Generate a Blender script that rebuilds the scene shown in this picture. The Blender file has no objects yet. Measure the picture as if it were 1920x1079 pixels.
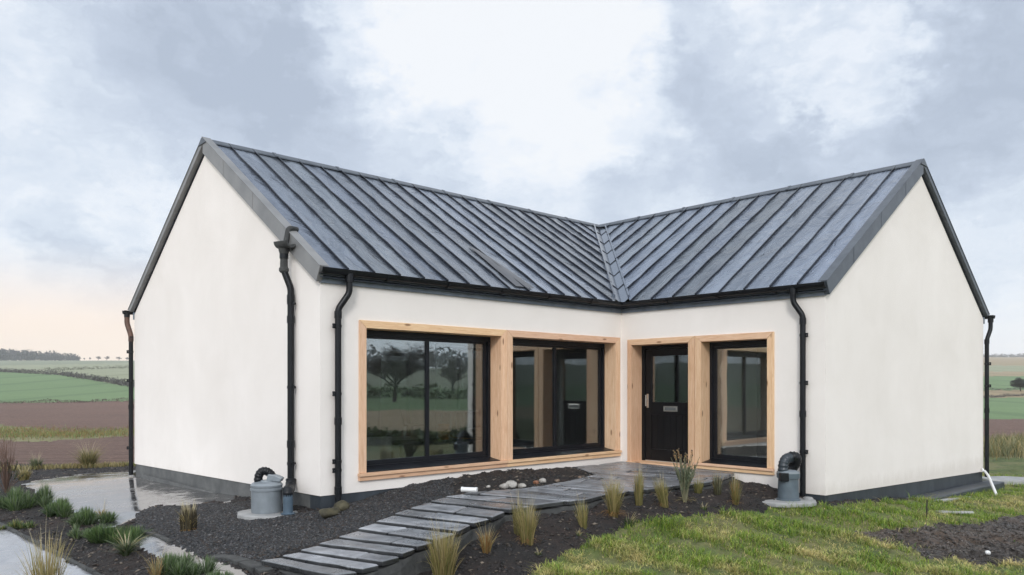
import bpy, bmesh, math, random
import numpy as np
from mathutils import Vector, Matrix

random.seed(7)
rng = np.random.default_rng(11)
scn = bpy.context.scene
COL = scn.collection
F, U0, VH, EYE = 1436.0, 960.0, 725.0, 1.29      # lens, horizon row, eye height (m above the door sill)
R = math.radians

# ------------------------------------------------------------------ frames
D1 = np.array((.7313, .6821)); D2 = np.array((-.6821, .7313)); ORG = np.array((1.913, 13.4))
ANG = math.atan2(D1[1], D1[0])
LW, RW, WID = 5.84, 3.64, 7.10                     # left wing, right wing, wing width
def W(a, b, z=0.0):
    p = ORG + a*D1 + b*D2
    return (float(p[0]), float(p[1]), z)
def LOC(x, y):
    dx, dy = x-ORG[0], y-ORG[1]
    return dx*D1[0]+dy*D1[1], dx*D2[0]+dy*D2[1]

# ------------------------------------------------------------------ object helpers
def tag(o, label=None, cat=None, group=None, kind=None):
    if label: o['label'] = label
    if cat: o['category'] = cat
    if group: o['group'] = group
    if kind: o['kind'] = kind
    return o
def empty(name, loc=(0, 0, 0), rz=0, label=None, cat=None, group=None):
    o = bpy.data.objects.new(name, None); COL.objects.link(o)
    o.empty_display_size = .2
    o.location = loc; o.rotation_euler = (0, 0, rz)
    return tag(o, label, cat, group)

class MB:
    def __init__(s):
        s.v = []; s.f = []; s.c = []; s.g = []
    def add(s, verts, faces, col=None, g=None):
        n = len(s.v)
        s.v += [tuple(p) for p in verts]
        s.f += [tuple(i+n for i in f) for f in faces]
        s.c += [col or (1, 1, 1)]*len(verts) if not (col and isinstance(col, list)) else col
        s.g += g if g else [(0, 0, 0)]*len(verts)
        return s
    def box(s, x0, x1, y0, y1, z0, z1, grain=None, col=None):
        vs = [(x0,y0,z0),(x1,y0,z0),(x1,y1,z0),(x0,y1,z0),(x0,y0,z1),(x1,y0,z1),(x1,y1,z1),(x0,y1,z1)]
        fs = [(0,3,2,1),(4,5,6,7),(0,1,5,4),(1,2,6,5),(2,3,7,6),(3,0,4,7)]
        g = None
        if grain is not None:
            o = random.random()*40; k = [(1,2),(0,2),(0,1)][grain]
            g = [(p[grain]+o, p[k[0]]+o*.37, p[k[1]]+o*.71) for p in vs]
        return s.add(vs, fs, col, g)
    def prism(s, pts, vec, grain=None, col=None):
        n = len(pts); vec = Vector(vec)
        vs = [Vector(p) for p in pts]; vs += [p+vec for p in vs]
        fs = [tuple(range(n-1, -1, -1)), tuple(range(n, 2*n))]
        fs += [(i, (i+1) % n, n+(i+1) % n, n+i) for i in range(n)]
        g = None
        if grain is not None:
            o = random.random()*40; k = [(1,2),(0,2),(0,1)][grain]
            g = [(p[grain]+o, p[k[0]]+o*.37, p[k[1]]+o*.71) for p in vs]
        return s.add(vs, fs, col, g)
    def tube(s, path, rad, n=12, col=None, cap=True):
        P = [Vector(p) for p in path]; m = len(P)
        rd = rad if isinstance(rad, (list, tuple)) else [rad]*m
        T = []
        for i in range(m):
            d = (P[min(i+1, m-1)]-P[max(i-1, 0)])
            T.append(d.normalized() if d.length > 1e-9 else Vector((0, 0, 1)))
        ref = Vector((0, 0, 1)) if abs(T[0].z) < .9 else Vector((1, 0, 0))
        N = (ref - T[0]*ref.dot(T[0])).normalized()
        vs = []; fs = []
        for i in range(m):
            N = (N - T[i]*N.dot(T[i])).normalized(); B = T[i].cross(N)
            for k in range(n):
                a = 2*math.pi*k/n
                vs.append(P[i]+(N*math.cos(a)+B*math.sin(a))*rd[i])
        for i in range(m-1):
            for k in range(n):
                fs.append((i*n+k, i*n+(k+1) % n, (i+1)*n+(k+1) % n, (i+1)*n+k))
        if cap:
            fs.append(tuple(range(n-1, -1, -1))); fs.append(tuple((m-1)*n+k for k in range(n)))
        return s.add(vs, fs, col)
    def lathe(s, c, prof, n=28, col=None):
        vs = []; fs = []; m = len(prof)
        for r, z in prof:
            for k in range(n):
                a = 2*math.pi*k/n
                vs.append((c[0]+r*math.cos(a), c[1]+r*math.sin(a), c[2]+z))
        for i in range(m-1):
            for k in range(n):
                fs.append((i*n+k, i*n+(k+1) % n, (i+1)*n+(k+1) % n, (i+1)*n+k))
        fs.append(tuple(range(n-1, -1, -1))); fs.append(tuple((m-1)*n+k for k in range(n)))
        return s.add(vs, fs, col)
    def rock(s, c, rx, ry, rz, seed=0, col=None, sub=2):
        bm = bmesh.new(); bmesh.ops.create_icosphere(bm, subdivisions=sub, radius=1)
        r = random.Random(seed); dirs = [(Vector((r.gauss(0,1), r.gauss(0,1), r.gauss(0,1))).normalized(), r.uniform(.6, .95)) for _ in range(9)]
        a = r.random()*6.28; ca, sa = math.cos(a), math.sin(a)
        vs = []
        for v in bm.verts:
            p = v.co.copy()
            for d, k in dirs:
                t = p.dot(d)
                if t > k: p -= d*(t-k)*.9
            x, y, z = p.x*rx, p.y*ry, p.z*rz
            vs.append((c[0]+x*ca-y*sa, c[1]+x*sa+y*ca, c[2]+z))
        fs = [tuple(v.index for v in f.verts) for f in bm.faces]
        bm.free()
        return s.add(vs, fs, col)
    def build(s, name, mat, parent=None, smooth=False, bevel=0, recalc=False):
        me = bpy.data.meshes.new(name); me.from_pydata(s.v, [], s.f)
        a = me.attributes.new('Col', 'FLOAT_COLOR', 'POINT')
        c = np.ones((len(s.v), 4), np.float32); c[:, :3] = np.array(s.c, np.float32).reshape(-1, 3)
        a.data.foreach_set('color', c.ravel())
        b = me.attributes.new('grain', 'FLOAT_VECTOR', 'POINT')
        b.data.foreach_set('vector', np.array(s.g, np.float32).reshape(-1, 3).ravel())
        if recalc:
            bm = bmesh.new(); bm.from_mesh(me); bmesh.ops.recalc_face_normals(bm, faces=bm.faces); bm.to_mesh(me); bm.free()
        if mat: me.materials.append(mat)
        o = bpy.data.objects.new(name, me); COL.objects.link(o)
        if parent: o.parent = parent
        if smooth:
            me.polygons.foreach_set('use_smooth', np.ones(len(me.polygons), bool))
            if smooth == 'auto':
                me.set_sharp_from_angle(angle=R(35))
        if bevel:
            m = o.modifiers.new('bevel', 'BEVEL'); m.width = bevel; m.segments = 2; m.limit_method = 'ANGLE'; m.angle_limit = R(40)
        return o

def np_mesh(name, V, Fq, mat, col=None, smooth=False, parent=None):
    """arrays -> mesh; Fq is (n,3) or (n,4)"""
    me = bpy.data.meshes.new(name); n, k = Fq.shape
    me.vertices.add(len(V)); me.vertices.foreach_set('co', V.astype(np.float32).ravel())
    me.loops.add(n*k); me.loops.foreach_set('vertex_index', Fq.astype(np.int32).ravel())
    me.polygons.add(n); me.polygons.foreach_set('loop_start', np.arange(0, n*k, k, dtype=np.int32))
    me.polygons.foreach_set('loop_total', np.full(n, k, np.int32))
    if smooth: me.polygons.foreach_set('use_smooth', np.ones(n, bool))
    me.update(calc_edges=True)
    if col is not None:
        a = me.attributes.new('Col', 'FLOAT_COLOR', 'POINT')
        c = np.ones((len(V), 4), np.float32); c[:, :3] = col
        a.data.foreach_set('color', c.ravel())
    me.materials.append(mat)
    o = bpy.data.objects.new(name, me); COL.objects.link(o)
    if parent: o.parent = parent
    return o

# ------------------------------------------------------------------ materials
class NT:
    def __init__(s, name):
        s.m = bpy.data.materials.new(name); s.m.use_nodes = True
        s.t = s.m.node_tree; s.n = s.t.nodes; s.l = s.t.links
        s.b = s.n['Principled BSDF']; s.out = s.n['Material Output']
    def new(s, k, **kw):
        n = s.n.new(k)
        for a, b in kw.items(): setattr(n, a, b)
        return n
    def lk(s, a, b): s.l.new(a, b)
    def coord(s, scale=(1, 1, 1), src='Object', attr=None):
        if attr:
            c = s.new('ShaderNodeAttribute', attribute_name=attr).outputs['Vector']
        else:
            c = s.new('ShaderNodeTexCoord').outputs[src]
        m = s.new('ShaderNodeMapping'); m.inputs['Scale'].default_value = scale
        s.lk(c, m.inputs['Vector']); return m.outputs[0]
    def noise(s, vec, scale, detail=4, rough=.55, dist=0):
        n = s.new('ShaderNodeTexNoise'); s.lk(vec, n.inputs['Vector'])
        n.inputs['Scale'].default_value = scale; n.inputs['Detail'].default_value = detail
        n.inputs['Roughness'].default_value = rough; n.inputs['Distortion'].default_value = dist
        return n.outputs['Fac']
    def ramp(s, fac, stops):
        r = s.new('ShaderNodeValToRGB'); e = r.color_ramp.elements
        while len(e) < len(stops): e.new(.5)
        for i, (p, c) in enumerate(stops):
            e[i].position = p; e[i].color = (*(c if isinstance(c, (tuple, list)) else (c, c, c)), 1)
        s.lk(fac, r.inputs[0]); return r.outputs[0]
    def mix(s, fac, a, b, mode='MIX'):
        n = s.new('ShaderNodeMix', data_type='RGBA', blend_type=mode)
        for k, v in ((0, fac), (6, a), (7, b)):
            if isinstance(v, (int, float)): n.inputs[k].default_value = v
            elif isinstance(v, tuple): n.inputs[k].default_value = (*v, 1)
            else: s.lk(v, n.inputs[k])
        return n.outputs[2]
    def math(s, op, a, b=0.0):
        n = s.new('ShaderNodeMath', operation=op)
        for k, v in ((0, a), (1, b)):
            if isinstance(v, (int, float)): n.inputs[k].default_value = v
            else: s.lk(v, n.inputs[k])
        return n.outputs[0]
    def bump(s, h, strength, dist=.01, normal=None):
        n = s.new('ShaderNodeBump'); n.inputs['Strength'].default_value = strength; n.inputs['Distance'].default_value = dist
        s.lk(h, n.inputs['Height'])
        if normal: s.lk(normal, n.inputs['Normal'])
        return n.outputs[0]
    def set(s, base=None, rough=None, metal=None, normal=None, spec=None, ior=None):
        for k, v in (('Base Color', base), ('Roughness', rough), ('Metallic', metal), ('Normal', normal), ('Specular IOR Level', spec), ('IOR', ior)):
            if v is None: continue
            i = s.b.inputs[k]
            if isinstance(v, (int, float)): i.default_value = v
            elif isinstance(v, tuple): i.default_value = (*v, 1)
            else: s.lk(v, i)
        return s.m

def simple(name, col, rough=.5, metal=0, var=.12, scale=6, bump=0, bscale=60):
    t = NT(name); c = t.coord()
    n = t.noise(c, scale, 5)
    lo = tuple(x*(1-var) for x in col); hi = tuple(min(1, x*(1+var)) for x in col)
    nb = t.bump(t.noise(c, bscale, 4), bump, .004) if bump else None
    return t.set(t.ramp(n, [(.3, lo), (.7, hi)]), rough, metal, nb)

M = {}
def mk():
    # render wall: cream, faint mottling and streaks
    t = NT('cream_render'); c = t.coord()
    a = t.noise(c, .8, 7, .66, .4); b = t.noise(t.coord((1.4, 1.4, .22)), 2.2, 4, .6)
    k = t.mix(.18, t.ramp(a, [(.3, (.77, .715, .66)), (.7, (.855, .80, .75))]), t.ramp(b, [(.3, (.775, .725, .685)), (.7, (.845, .80, .765))]))
    # splash staining just above the plinth, irregular
    k = t.mix(1, k, t.ramp(t.noise(c, 75, 3, .7), [(.3, .955), (.7, 1.03)]), 'MULTIPLY')
    sx = t.new('ShaderNodeSeparateXYZ'); t.lk(t.coord(), sx.inputs[0])          # mud splashed up from the ground
    hgt = t.math('ADD', sx.outputs[2], t.math('MULTIPLY', t.noise(t.coord((1, 1, .35)), 6, 6, .7), -.42))
    k = t.mix(t.ramp(t.math('MULTIPLY', t.math('ADD', hgt, .55), 1.6), [(.12, .32), (.42, 0.0)]), k, (.50, .44, .37))
    t.set(k, .88, 0, t.bump(t.noise(c, 7, 5, .6, .6), .12, .02, t.bump(t.noise(c, 110, 5, .65), .35, .006))); M['wall'] = t.m
    # metal roof
    t = NT('slate_blue_metal'); c = t.coord()
    at = t.new('ShaderNodeAttribute', attribute_name='Col').outputs['Color']
    st = t.coord((.9, 5.5, 1), attr='grain'); sl = t.coord((1.6, 2.2, 1), attr='grain')
    n1 = t.noise(st, 1.1, 6, .62, .7); n2 = t.noise(sl, 1.4, 4, .55, 1.2); n3 = t.noise(t.coord((3.0, 9, 1), attr='grain'), 3.0, 5, .65, 2.0)
    base = t.mix(.5, t.ramp(n1, [(.3, (.12, .145, .185)), (.72, (.31, .35, .41))]), t.ramp(n2, [(.3, (.13, .155, .195)), (.72, (.33, .37, .43))]))
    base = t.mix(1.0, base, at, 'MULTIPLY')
    rg = t.ramp(n2, [(.3, .10), (.7, .34)])
    nb = t.bump(n2, .5, .06); nb = t.bump(n3, .10, .012, nb); nb = t.bump(n1, .30, .03, nb)
    t.set(base, rg, .72, nb, .5); M['roof'] = t.m
    t = NT('trim_metal'); c = t.coord()
    t.set(t.ramp(t.noise(c, 3, 5), [(.3, (.17, .17, .17)), (.7, (.235, .232, .228))]), .42, .1, t.bump(t.noise(c, 9, 4), .12, .01)); M['trim'] = t.m
    t = NT('fascia_metal'); c = t.coord()
    t.set(t.ramp(t.noise(c, 4, 5, .7), [(.3, (.055, .066, .082)), (.7, (.10, .115, .135))]), .4, .2, t.bump(t.noise(c, 12, 4), .15, .01)); M['fascia'] = t.m
    M['fboard'] = simple('fascia_board', (.15, .18, .22), .45, 0, .25, 5, .2, 14)
    M['black'] = simple('black_plastic', (.006, .007, .009), .38, 0, .3, 8); M['black'].node_tree.nodes['Principled BSDF'].inputs['Specular IOR Level'].default_value = .28
    M['frame'] = simple('black_frame', (.006, .007, .010), .4, 0, .2, 5); M['frame'].node_tree.nodes['Principled BSDF'].inputs['Specular IOR Level'].default_value = .25
    M['door'] = simple('black_door_paint', (.005, .005, .006), .42, 0, .2, 5); M['door'].node_tree.nodes['Principled BSDF'].inputs['Specular IOR Level'].default_value = .2
    M['rustpipe'] = simple('brown_pipe', (.10, .052, .035), .5, 0, .3, 9)
    # timber
    t = NT('larch_timber')
    c1 = t.coord((1.2, 22, 22), attr='grain'); c2 = t.coord((2.2, 7, 7), attr='grain')
    g = t.noise(c1, 2.2, 5, .6, .6); g2 = t.noise(c1, 6, 3, .6, .2)
    base = t.ramp(g, [(.25, (.58, .325, .18)), (.5, (.73, .47, .29)), (.75, (.81, .585, .40))])
    base = t.mix(.3, base, t.ramp(g2, [(.35, (.46, .245, .13)), (.65, (.82, .59, .40))]))
    vor = t.new('ShaderNodeTexVoronoi'); t.lk(c2, vor.inputs['Vector']); vor.inputs['Scale'].default_value = 1.05; vor.inputs['Randomness'].default_value = 1
    kn = t.ramp(vor.outputs['Distance'], [(.07, 1.0), (.15, 0.0)])
    base = t.mix(t.math('MULTIPLY', kn, .8), base, (.16, .06, .02))
    base = t.mix(1, base, t.new('ShaderNodeAttribute', attribute_name='Col').outputs['Color'], 'MULTIPLY')
    t.set(base, .55, 0, t.bump(g, .2, .004)); M['wood'] = t.m
    # glass: coated double glazing
    t = NT('window_glass'); t.n.remove(t.b)
    tr = t.new('ShaderNodeBsdfTransparent'); tr.inputs[0].default_value = (.97, .985, .98, 1)
    gl = t.new('ShaderNodeBsdfGlossy'); gl.inputs['Roughness'].default_value = 0.0; gl.inputs[0].default_value = (.93, .98, 1, 1)
    lw = t.new('ShaderNodeFresnel'); lw.inputs['IOR'].default_value = 1.9
    fa = t.math('ADD', t.math('MULTIPLY', lw.outputs[0], .85), .055)
    t.lk(t.bump(t.noise(t.coord(), 1.1, 2, .5), .05, .02), gl.inputs['Normal'])
    mx = t.new('ShaderNodeMixShader'); t.lk(fa, mx.inputs[0]); t.lk(tr.outputs[0], mx.inputs[1]); t.lk(gl.outputs[0], mx.inputs[2]); t.lk(mx.outputs[0], t.out.inputs[0])
    M['glass'] = t.m
    M['steel'] = simple('brushed_steel', (.62, .60, .57), .32, 1, .08, 20)
    # plinths
    t = NT('concrete_plinth'); c = t.coord()
    t.set(t.ramp(t.noise(c, 3.5, 8, .65), [(.25, (.055, .057, .058)), (.5, (.10, .102, .10)), (.75, (.155, .155, .15))]), .75, 0, t.bump(t.noise(c, 40, 5), .4, .006)); M['plinth'] = t.m
    t = NT('tanked_plinth'); c = t.coord((1, 1, .4))
    t.set(t.ramp(t.noise(c, 4, 7, .65), [(.3, (.018, .023, .029)), (.7, (.05, .06, .072))]), .5, 0, t.bump(t.noise(c, 30, 5), .3, .005)); M['dplinth'] = t.m
    t = NT('pale_concrete'); c = t.coord()
    t.set(t.ramp(t.noise(c, 5, 8, .7), [(.25, (.20, .20, .195)), (.75, (.40, .40, .395))]), .6, 0, t.bump(t.noise(c, 35, 5), .3, .005)); M['conc'] = t.m
    # slate slabs
    t = NT('wet_slate'); c = t.coord()
    at = t.new('ShaderNodeAttribute', attribute_name='Col').outputs['Color']
    n = t.noise(c, 3.2, 8, .7, .5)
    base = t.ramp(n, [(.25, (.035, .038, .043)), (.45, (.15, .158, .168)), (.75, (.33, .34, .35))])
    base = t.mix(1, base, at, 'MULTIPLY')
    t.set(base, t.ramp(t.noise(c, 2.2, 5, .7), [(.35, .18), (.65, .5)]), 0, t.bump(t.noise(c, 16, 7, .7), .5, .010), .5, 1.9); M['slate'] = t.m
    t = NT('slate_riser'); c = t.coord()
    t.set(t.ramp(t.noise(c, 7, 8, .7), [(.25, (.012, .013, .014)), (.75, (.075, .076, .072))]), .8, 0, t.bump(t.noise(c, 25, 6), .7, .012)); M['riser'] = t.m
    M['ptank'] = simple('grey_plastic', (.20, .225, .245), .42, 0, .12, 9, .1)
    M['ptank_dark'] = simple('slate_grey_plastic', (.085, .11, .13), .42, 0, .15, 9, .1)
    M['ppipe'] = simple('blue_grey_pipe', (.07, .105, .14), .4, 0, .15, 9)
    M['hose'] = simple('dark_hose', (.022, .03, .037), .38, 0, .2, 9)
    M['white'] = simple('white_plastic', (.75, .75, .74), .4, 0, .06, 12)
    M['moss'] = simple('mossy_stone', (.055, .048, .026), .8, 0, .7, 9, 1.0, 14)
    M['interior'] = simple('interior_plaster', (.84, .81, .76), .9, 0, .03, 1)
    M['intfloor'] = simple('interior_floor', (.58, .52, .45), .35, 0, .2, 2)
    M['terracotta'] = simple('orange_pot', (.75, .30, .04), .45, 0, .2, 8)
    M['tabletop'] = simple('white_laminate', (.85, .85, .84), .14, 0, .03, 3)
    M['chairdark'] = simple('dark_shell', (.03, .03, .032), .5, 0, .1, 3)
    M['cabinet'] = simple('grey_cabinet', (.10, .11, .11), .5, 0, .1, 3)
    # plants / ground cover carry their own vertex colour
    t = NT('plant_blade'); at = t.new('ShaderNodeAttribute', attribute_name='Col').outputs['Color']
    t.set(at, .55); t.b.inputs['Subsurface Weight'].default_value = 0
    df = t.new('ShaderNodeBsdfTranslucent'); t.lk(at, df.inputs[0])
    mx = t.new('ShaderNodeMixShader'); mx.inputs[0].default_value = .28; t.lk(t.b.outputs[0], mx.inputs[1]); t.lk(df.outputs[0], mx.inputs[2]); t.lk(mx.outputs[0], t.out.inputs[0])
    M['blade'] = t.m
    t = NT('stone_bits'); at = t.new('ShaderNodeAttribute', attribute_name='Col').outputs['Color']; c = t.coord()
    t.set(t.mix(.5, at, t.mix(1, at, t.ramp(t.noise(c, 25, 4), [(.3, .5), (.7, 1.5)]), 'MULTIPLY')), .55); M['bits'] = t.m
    t = NT('bark'); at = t.new('ShaderNodeAttribute', attribute_name='Col').outputs['Color']
    t.set(at, .9); M['bark'] = t.m
    # grounds
    def ground(name, stops, sc, rough, bs, bd, det=8, sc2=None, stops2=None, stretch=(1, 1, 1)):
        t = NT(name); c = t.coord(stretch)
        k = t.ramp(t.noise(c, sc, det, .68, .3), stops)
        if sc2: k = t.mix(t.ramp(t.noise(c, sc2, 5, .6), [(.42, 0.0), (.58, 1.0)]), k, t.ramp(t.noise(c, sc*1.7, det, .7), stops2))
        t.set(k, rough, 0, t.bump(t.noise(c, sc*2.4, 7, .7), bs, bd)); return t.m
    M['soil'] = ground('garden_mulch', [(.3, (.003, .0025, .0025)), (.55, (.012, .010, .009)), (.78, (.04, .032, .027))], 9, .85, 1.0, .04, sc2=1.1, stops2=[(.3, (.006, .004, .003)), (.7, (.034, .021, .016))])
    M['gravel'] = ground('dark_gravel', [(.3, (.006, .007, .008)), (.55, (.022, .024, .027)), (.8, (.075, .078, .085))], 14, .6, .9, .025)
    t = NT('wet_mud'); c = t.coord(); n = t.noise(c, 5, 9, .72, .5); m = t.noise(c, 1.3, 5, .6)
    k = t.mix(t.ramp(m, [(.42, 0.0), (.6, 1.0)]), t.ramp(n, [(.3, (.008, .006, .005)), (.55, (.042, .033, .027)), (.78, (.16, .13, .108))]), t.ramp(n, [(.3, (.02, .013, .009)), (.7, (.13, .085, .056))]))
    t.set(k, t.ramp(n, [(.35, .12), (.55, .55)]), 0, t.bump(n, 1.0, .12)); M['mud'] = t.m
    M['turf'] = ground('turf_soil', [(.3, (.03, .045, .010)), (.6, (.09, .12, .028)), (.8, (.20, .18, .07))], 5, .9, .8, .03, sc2=.8, stops2=[(.3, (.06, .07, .02)), (.75, (.24, .21, .09))])
    # wet paving: dark asphalt, film of water broken by rough patches
    t = NT('wet_paving'); c = t.coord()
    n = t.noise(c, 1.6, 7, .72, .8); n2 = t.noise(t.coord((1, 3.5, 1)), 5, 6, .7, .6)
    w = t.math('ADD', t.math('MULTIPLY', n, .7), t.math('MULTIPLY', n2, .3))
    t.set(t.ramp(w, [(.40, (.16, .15, .14)), (.60, (.035, .036, .04))]), t.ramp(w, [(.38, .42), (.50, .10), (.6, .035)]), 0, t.bump(n2, .06, .01), .5, 5.0); M['wet'] = t.m
    t = NT('wet_pale_pavement'); c = t.coord()
    n = t.noise(c, 2.1, 7, .7, .6); sp = t.noise(c, 38, 3, .6)
    k = t.mix(t.ramp(sp, [(.30, 1.0), (.36, 0.0)]), t.ramp(n, [(.3, (.16, .16, .17)), (.7, (.36, .36, .375))]), (.05, .05, .055))
    t.set(k, t.ramp(n, [(.35, .05), (.6, .28)]), 0, t.bump(n, .05, .01), .5, 4.2); M['pave'] = t.m
    # fields
    t = NT('ploughed_soil'); c = t.coord()
    wv = t.noise(t.coord((.05, 1.6, 1)), 2.2, 4, .6, .3)
    k = t.mix(.5, t.ramp(t.noise(c, .12, 8, .7), [(.3, (.105, .052, .036)), (.7, (.195, .102, .072))]), t.ramp(t.noise(c, 3, 8, .75), [(.3, (.07, .036, .025)), (.7, (.31, .185, .135))]))
    k = t.mix(.35, k, t.ramp(wv, [(.35, (.07, .04, .03)), (.65, (.2, .13, .1))]))
    k = t.mix(t.ramp(t.noise(c, 5, 4, .8), [(.55, 0.0), (.64, .55)]), k, (.36, .24, .18))
    wa = t.new('ShaderNodeTexWave'); t.lk(t.coord((.35, 1, 1)), wa.inputs['Vector']); wa.inputs['Scale'].default_value = .55; wa.inputs['Distortion'].default_value = 2.5; wa.inputs['Detail'].default_value = 4; wa.bands_direction = 'Y'
    k = t.mix(.4, k, t.mix(1, k, t.ramp(wa.outputs['Fac'], [(.2, .45), (.8, 1.35)]), 'MULTIPLY'))
    t.set(k, .9, 0, t.bump(t.noise(c, 4, 7, .75), 1.0, .18)); M['plough'] = t.m
    def field(name, a, b, s=.03):
        t = NT(name); c = t.coord()
        k = t.mix(.45, t.ramp(t.noise(c, s, 6, .6), [(.3, a), (.7, b)]), t.ramp(t.noise(t.coord((.06, 1, 1)), .5, 6, .65), [(.3, a), (.7, b)]))
        k = t.mix(.3, k, t.ramp(t.noise(c, 2.2, 8, .75), [(.3, tuple(x*.55 for x in a)), (.7, tuple(x*1.3 for x in b))]))
        wa = t.new('ShaderNodeTexWave'); t.lk(t.coord((.5, 1, 1)), wa.inputs['Vector']); wa.inputs['Scale'].default_value = .035; wa.inputs['Distortion'].default_value = .8; wa.bands_direction = 'X'
        k = t.mix(t.ramp(wa.outputs['Fac'], [(.90, 0.0), (.97, .35)]), k, tuple(x*.6 for x in a))
        t.set(k, .95, 0, t.bump(t.noise(c, 3, 6, .7), .5, .08)); return t.m
    M['green'] = field('green_field', (.085, .155, .06), (.165, .235, .10))
    M['pale'] = field('pale_green_field', (.20, .225, .125), (.30, .30, .20))
    M['tan'] = field('stubble_field', (.24, .185, .10), (.34, .26, .16))
    M['rough'] = field('rough_grass', (.10, .11, .035), (.24, .21, .10), .15)
    M['far'] = field('far_field', (.13, .17, .10), (.24, .24, .16), .01)
mk()

# ------------------------------------------------------------------ ground heights
CTRL_L = [  # (a, b, z) in the house frame
    (-LW, -.1, -.24), (-5.3, -.1, -.16), (-4.7, -.1, -.07), (-3.8, -.1, 0.02), (-2.5, -.1, .03), (-1.25, -.1, -.035), (0, -.1, -.10), (-.1, 0, -.10),
    (-.1, -.7, -.11), (-.1, -1.5, -.11), (-.1, -2.2, -.13), (-.7, -.7, -.11), (-.9, -1.4, -.12), (-.1, -2.9, -.2), (-.1, -RW, -.34), (.8, -RW-.3, -.43), (3.5, -RW-.35, -.63), (WID, -RW-.4, -.80),
    (-LW-.1, 1.0, -.28), (-LW-.1, 3.5, -.36), (-LW-.1, WID, -.42), (3, 3, -.35), (-2, 3.5, -.3), (WID, WID, -.7), (-LW-3, WID+3, -.6), (WID+3, -RW+1, -.8), (WID+4, WID, -.9)]
CTRL_P = [  # (u, v, z) photo pixels on the ground
    (60, 905, -.5), (165, 876, -.56), (250, 960, -.42), (100, 985, -.5), (0, 1060, -.6), (200, 1060, -.52), (350, 1000, -.37), (300, 940, -.4), (450, 1040, -.42),
    (520, 975, -.29), (640, 985, -.27), (486, 1053, -.40), (561, 1032, -.335), (631, 1007, -.27), (705, 978, -.21), (766, 953, -.14), (835, 931, -.09), (933, 921, -.075), (1012, 913, -.07), (1112, 892, -.065),
    (840, 1062, -.49), (770, 1090, -.53), (885, 1016, -.335), (820, 1045, -.40), (912, 1036, -.40), (988, 1018, -.37), (1026, 982, -.26), (1070, 972, -.235), (1130, 952, -.18), (1210, 945, -.18), (1290, 930, -.15), (1370, 925, -.17), (1430, 930, -.26),
    (1000, 1079, -.52), (1100, 1035, -.46), (1200, 1000, -.41), (1400, 962, -.38), (1300, 1060, -.54), (1500, 1079, -.62), (1500, 990, -.47), (1700, 1010, -.58), (1800, 955, -.63), (1920, 1079, -.72), (1900, 920, -.74), (1880, 1000, -.66)]
_cp = [(*W(a, b)[:2], z) for a, b, z in CTRL_L]
for u, v, z in CTRL_P:
    Y = (EYE-z)*F/(v-VH); _cp.append(((u-U0)/F*Y, Y, z))
_cp += [(0, 0, -.62), (-8, 2, -.7), (8, 2, -.8), (0, -8, -.7), (14, 0, -.9), (-14, 4, -.8)]
_cp = np.array(_cp); _n = len(_cp)
_d = np.hypot(_cp[:, None, 0]-_cp[None, :, 0], _cp[:, None, 1]-_cp[None, :, 1])
_A = np.zeros((_n+1, _n+1)); _A[:_n, :_n] = -_d - np.eye(_n)*.02; _A[:_n, _n] = 1; _A[_n, :_n] = 1
_w = np.linalg.solve(_A, np.r_[_cp[:, 2], 0])
def near_z(x, y):
    x = np.asarray(x, float); y = np.asarray(y, float); s = np.full(x.shape, _w[_n])
    for i in range(_n): s = s - _w[i]*np.hypot(x-_cp[i, 0], y-_cp[i, 1])
    return np.clip(s, -1.0, .08)
PL = np.array([(0, -.6), (20, -.72), (40, -1.15), (60, -1.15), (92, -.6), (140, 1.2), (200, 4.6), (350, 10.6), (600, 21.6), (700, 22), (1200, 15), (5000, 10)])
PR = np.array([(0, -.7), (22, -.9), (32, -1.05), (62, -1.35), (114, -.3), (160, 1.8), (240, 5.2), (420, 15.5), (640, 24.5), (880, 35), (1000, 35), (1400, 20), (5000, 5)])
PS = np.array([(0, -.7), (22, -.9), (45, -1.0), (90, -.9), (160, 2.5), (300, 11.5), (420, 17), (520, 16), (900, 10), (5000, 10)])   # to the side and behind the camera
def ground_z(x, y):
    x = np.asarray(x, float); y = np.asarray(y, float)
    r = np.hypot(x, y); th = np.degrees(np.arctan2(x, y)); q = r*np.maximum(np.cos(np.radians(th)), .72)
    wr = np.clip((th+12)/30, 0, 1); wr = wr*wr*(3-2*wr)
    ws = np.clip((np.abs(th)-42)/14, 0, 1)
    far = (1-wr)*np.interp(q, PL[:, 0], PL[:, 1])+wr*np.interp(q, PR[:, 0], PR[:, 1])
    und = np.sin(th*.11+1.0)*np.clip((r-150)/300, 0, 1)*2.5
    far = far*(1-ws)+ws*(np.interp(q, PS[:, 0], PS[:, 1])+und)
    k = np.clip((r-15.5)/8, 0, 1); k = k*k*(3-2*k)
    near = near_z(x, y) if np.any(k < 1) else 0
    return near*(1-k)+far*k
def gz1(x, y): return float(ground_z(np.array([x]), np.array([y]))[0])
def hit(u, v, it=14):
    """the ground point seen at photo pixel (u, v)"""
    z = -.4
    for _ in range(it):
        Y = (EYE-z)*F/max(v-VH, 1); x = (u-U0)/F*Y; z = .5*z+.5*gz1(x, Y)
    return x, Y, z
def in_poly(poly, u, v):
    p = np.array(poly, float); r = np.zeros(u.shape, bool); j = len(p)-1
    for i in range(len(p)):
        c = ((p[i, 1] > v) != (p[j, 1] > v)) & (u < (p[j, 0]-p[i, 0])*(v-p[i, 1])/(p[j, 1]-p[i, 1]+1e-12)+p[i, 0])
        r ^= c; j = i
    return r
LAWN = [(930,1130),(975,1088),(1010,1068),(1060,1043),(1100,1020),(1140,1001),(1190,986),(1260,974),(1340,966),(1420,957),(1480,951),(1545,949),(1620,946),(1700,940),(1780,926),(1845,912),(1848,840),(2600,835),(2600,1500),(930,1500)]
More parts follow.
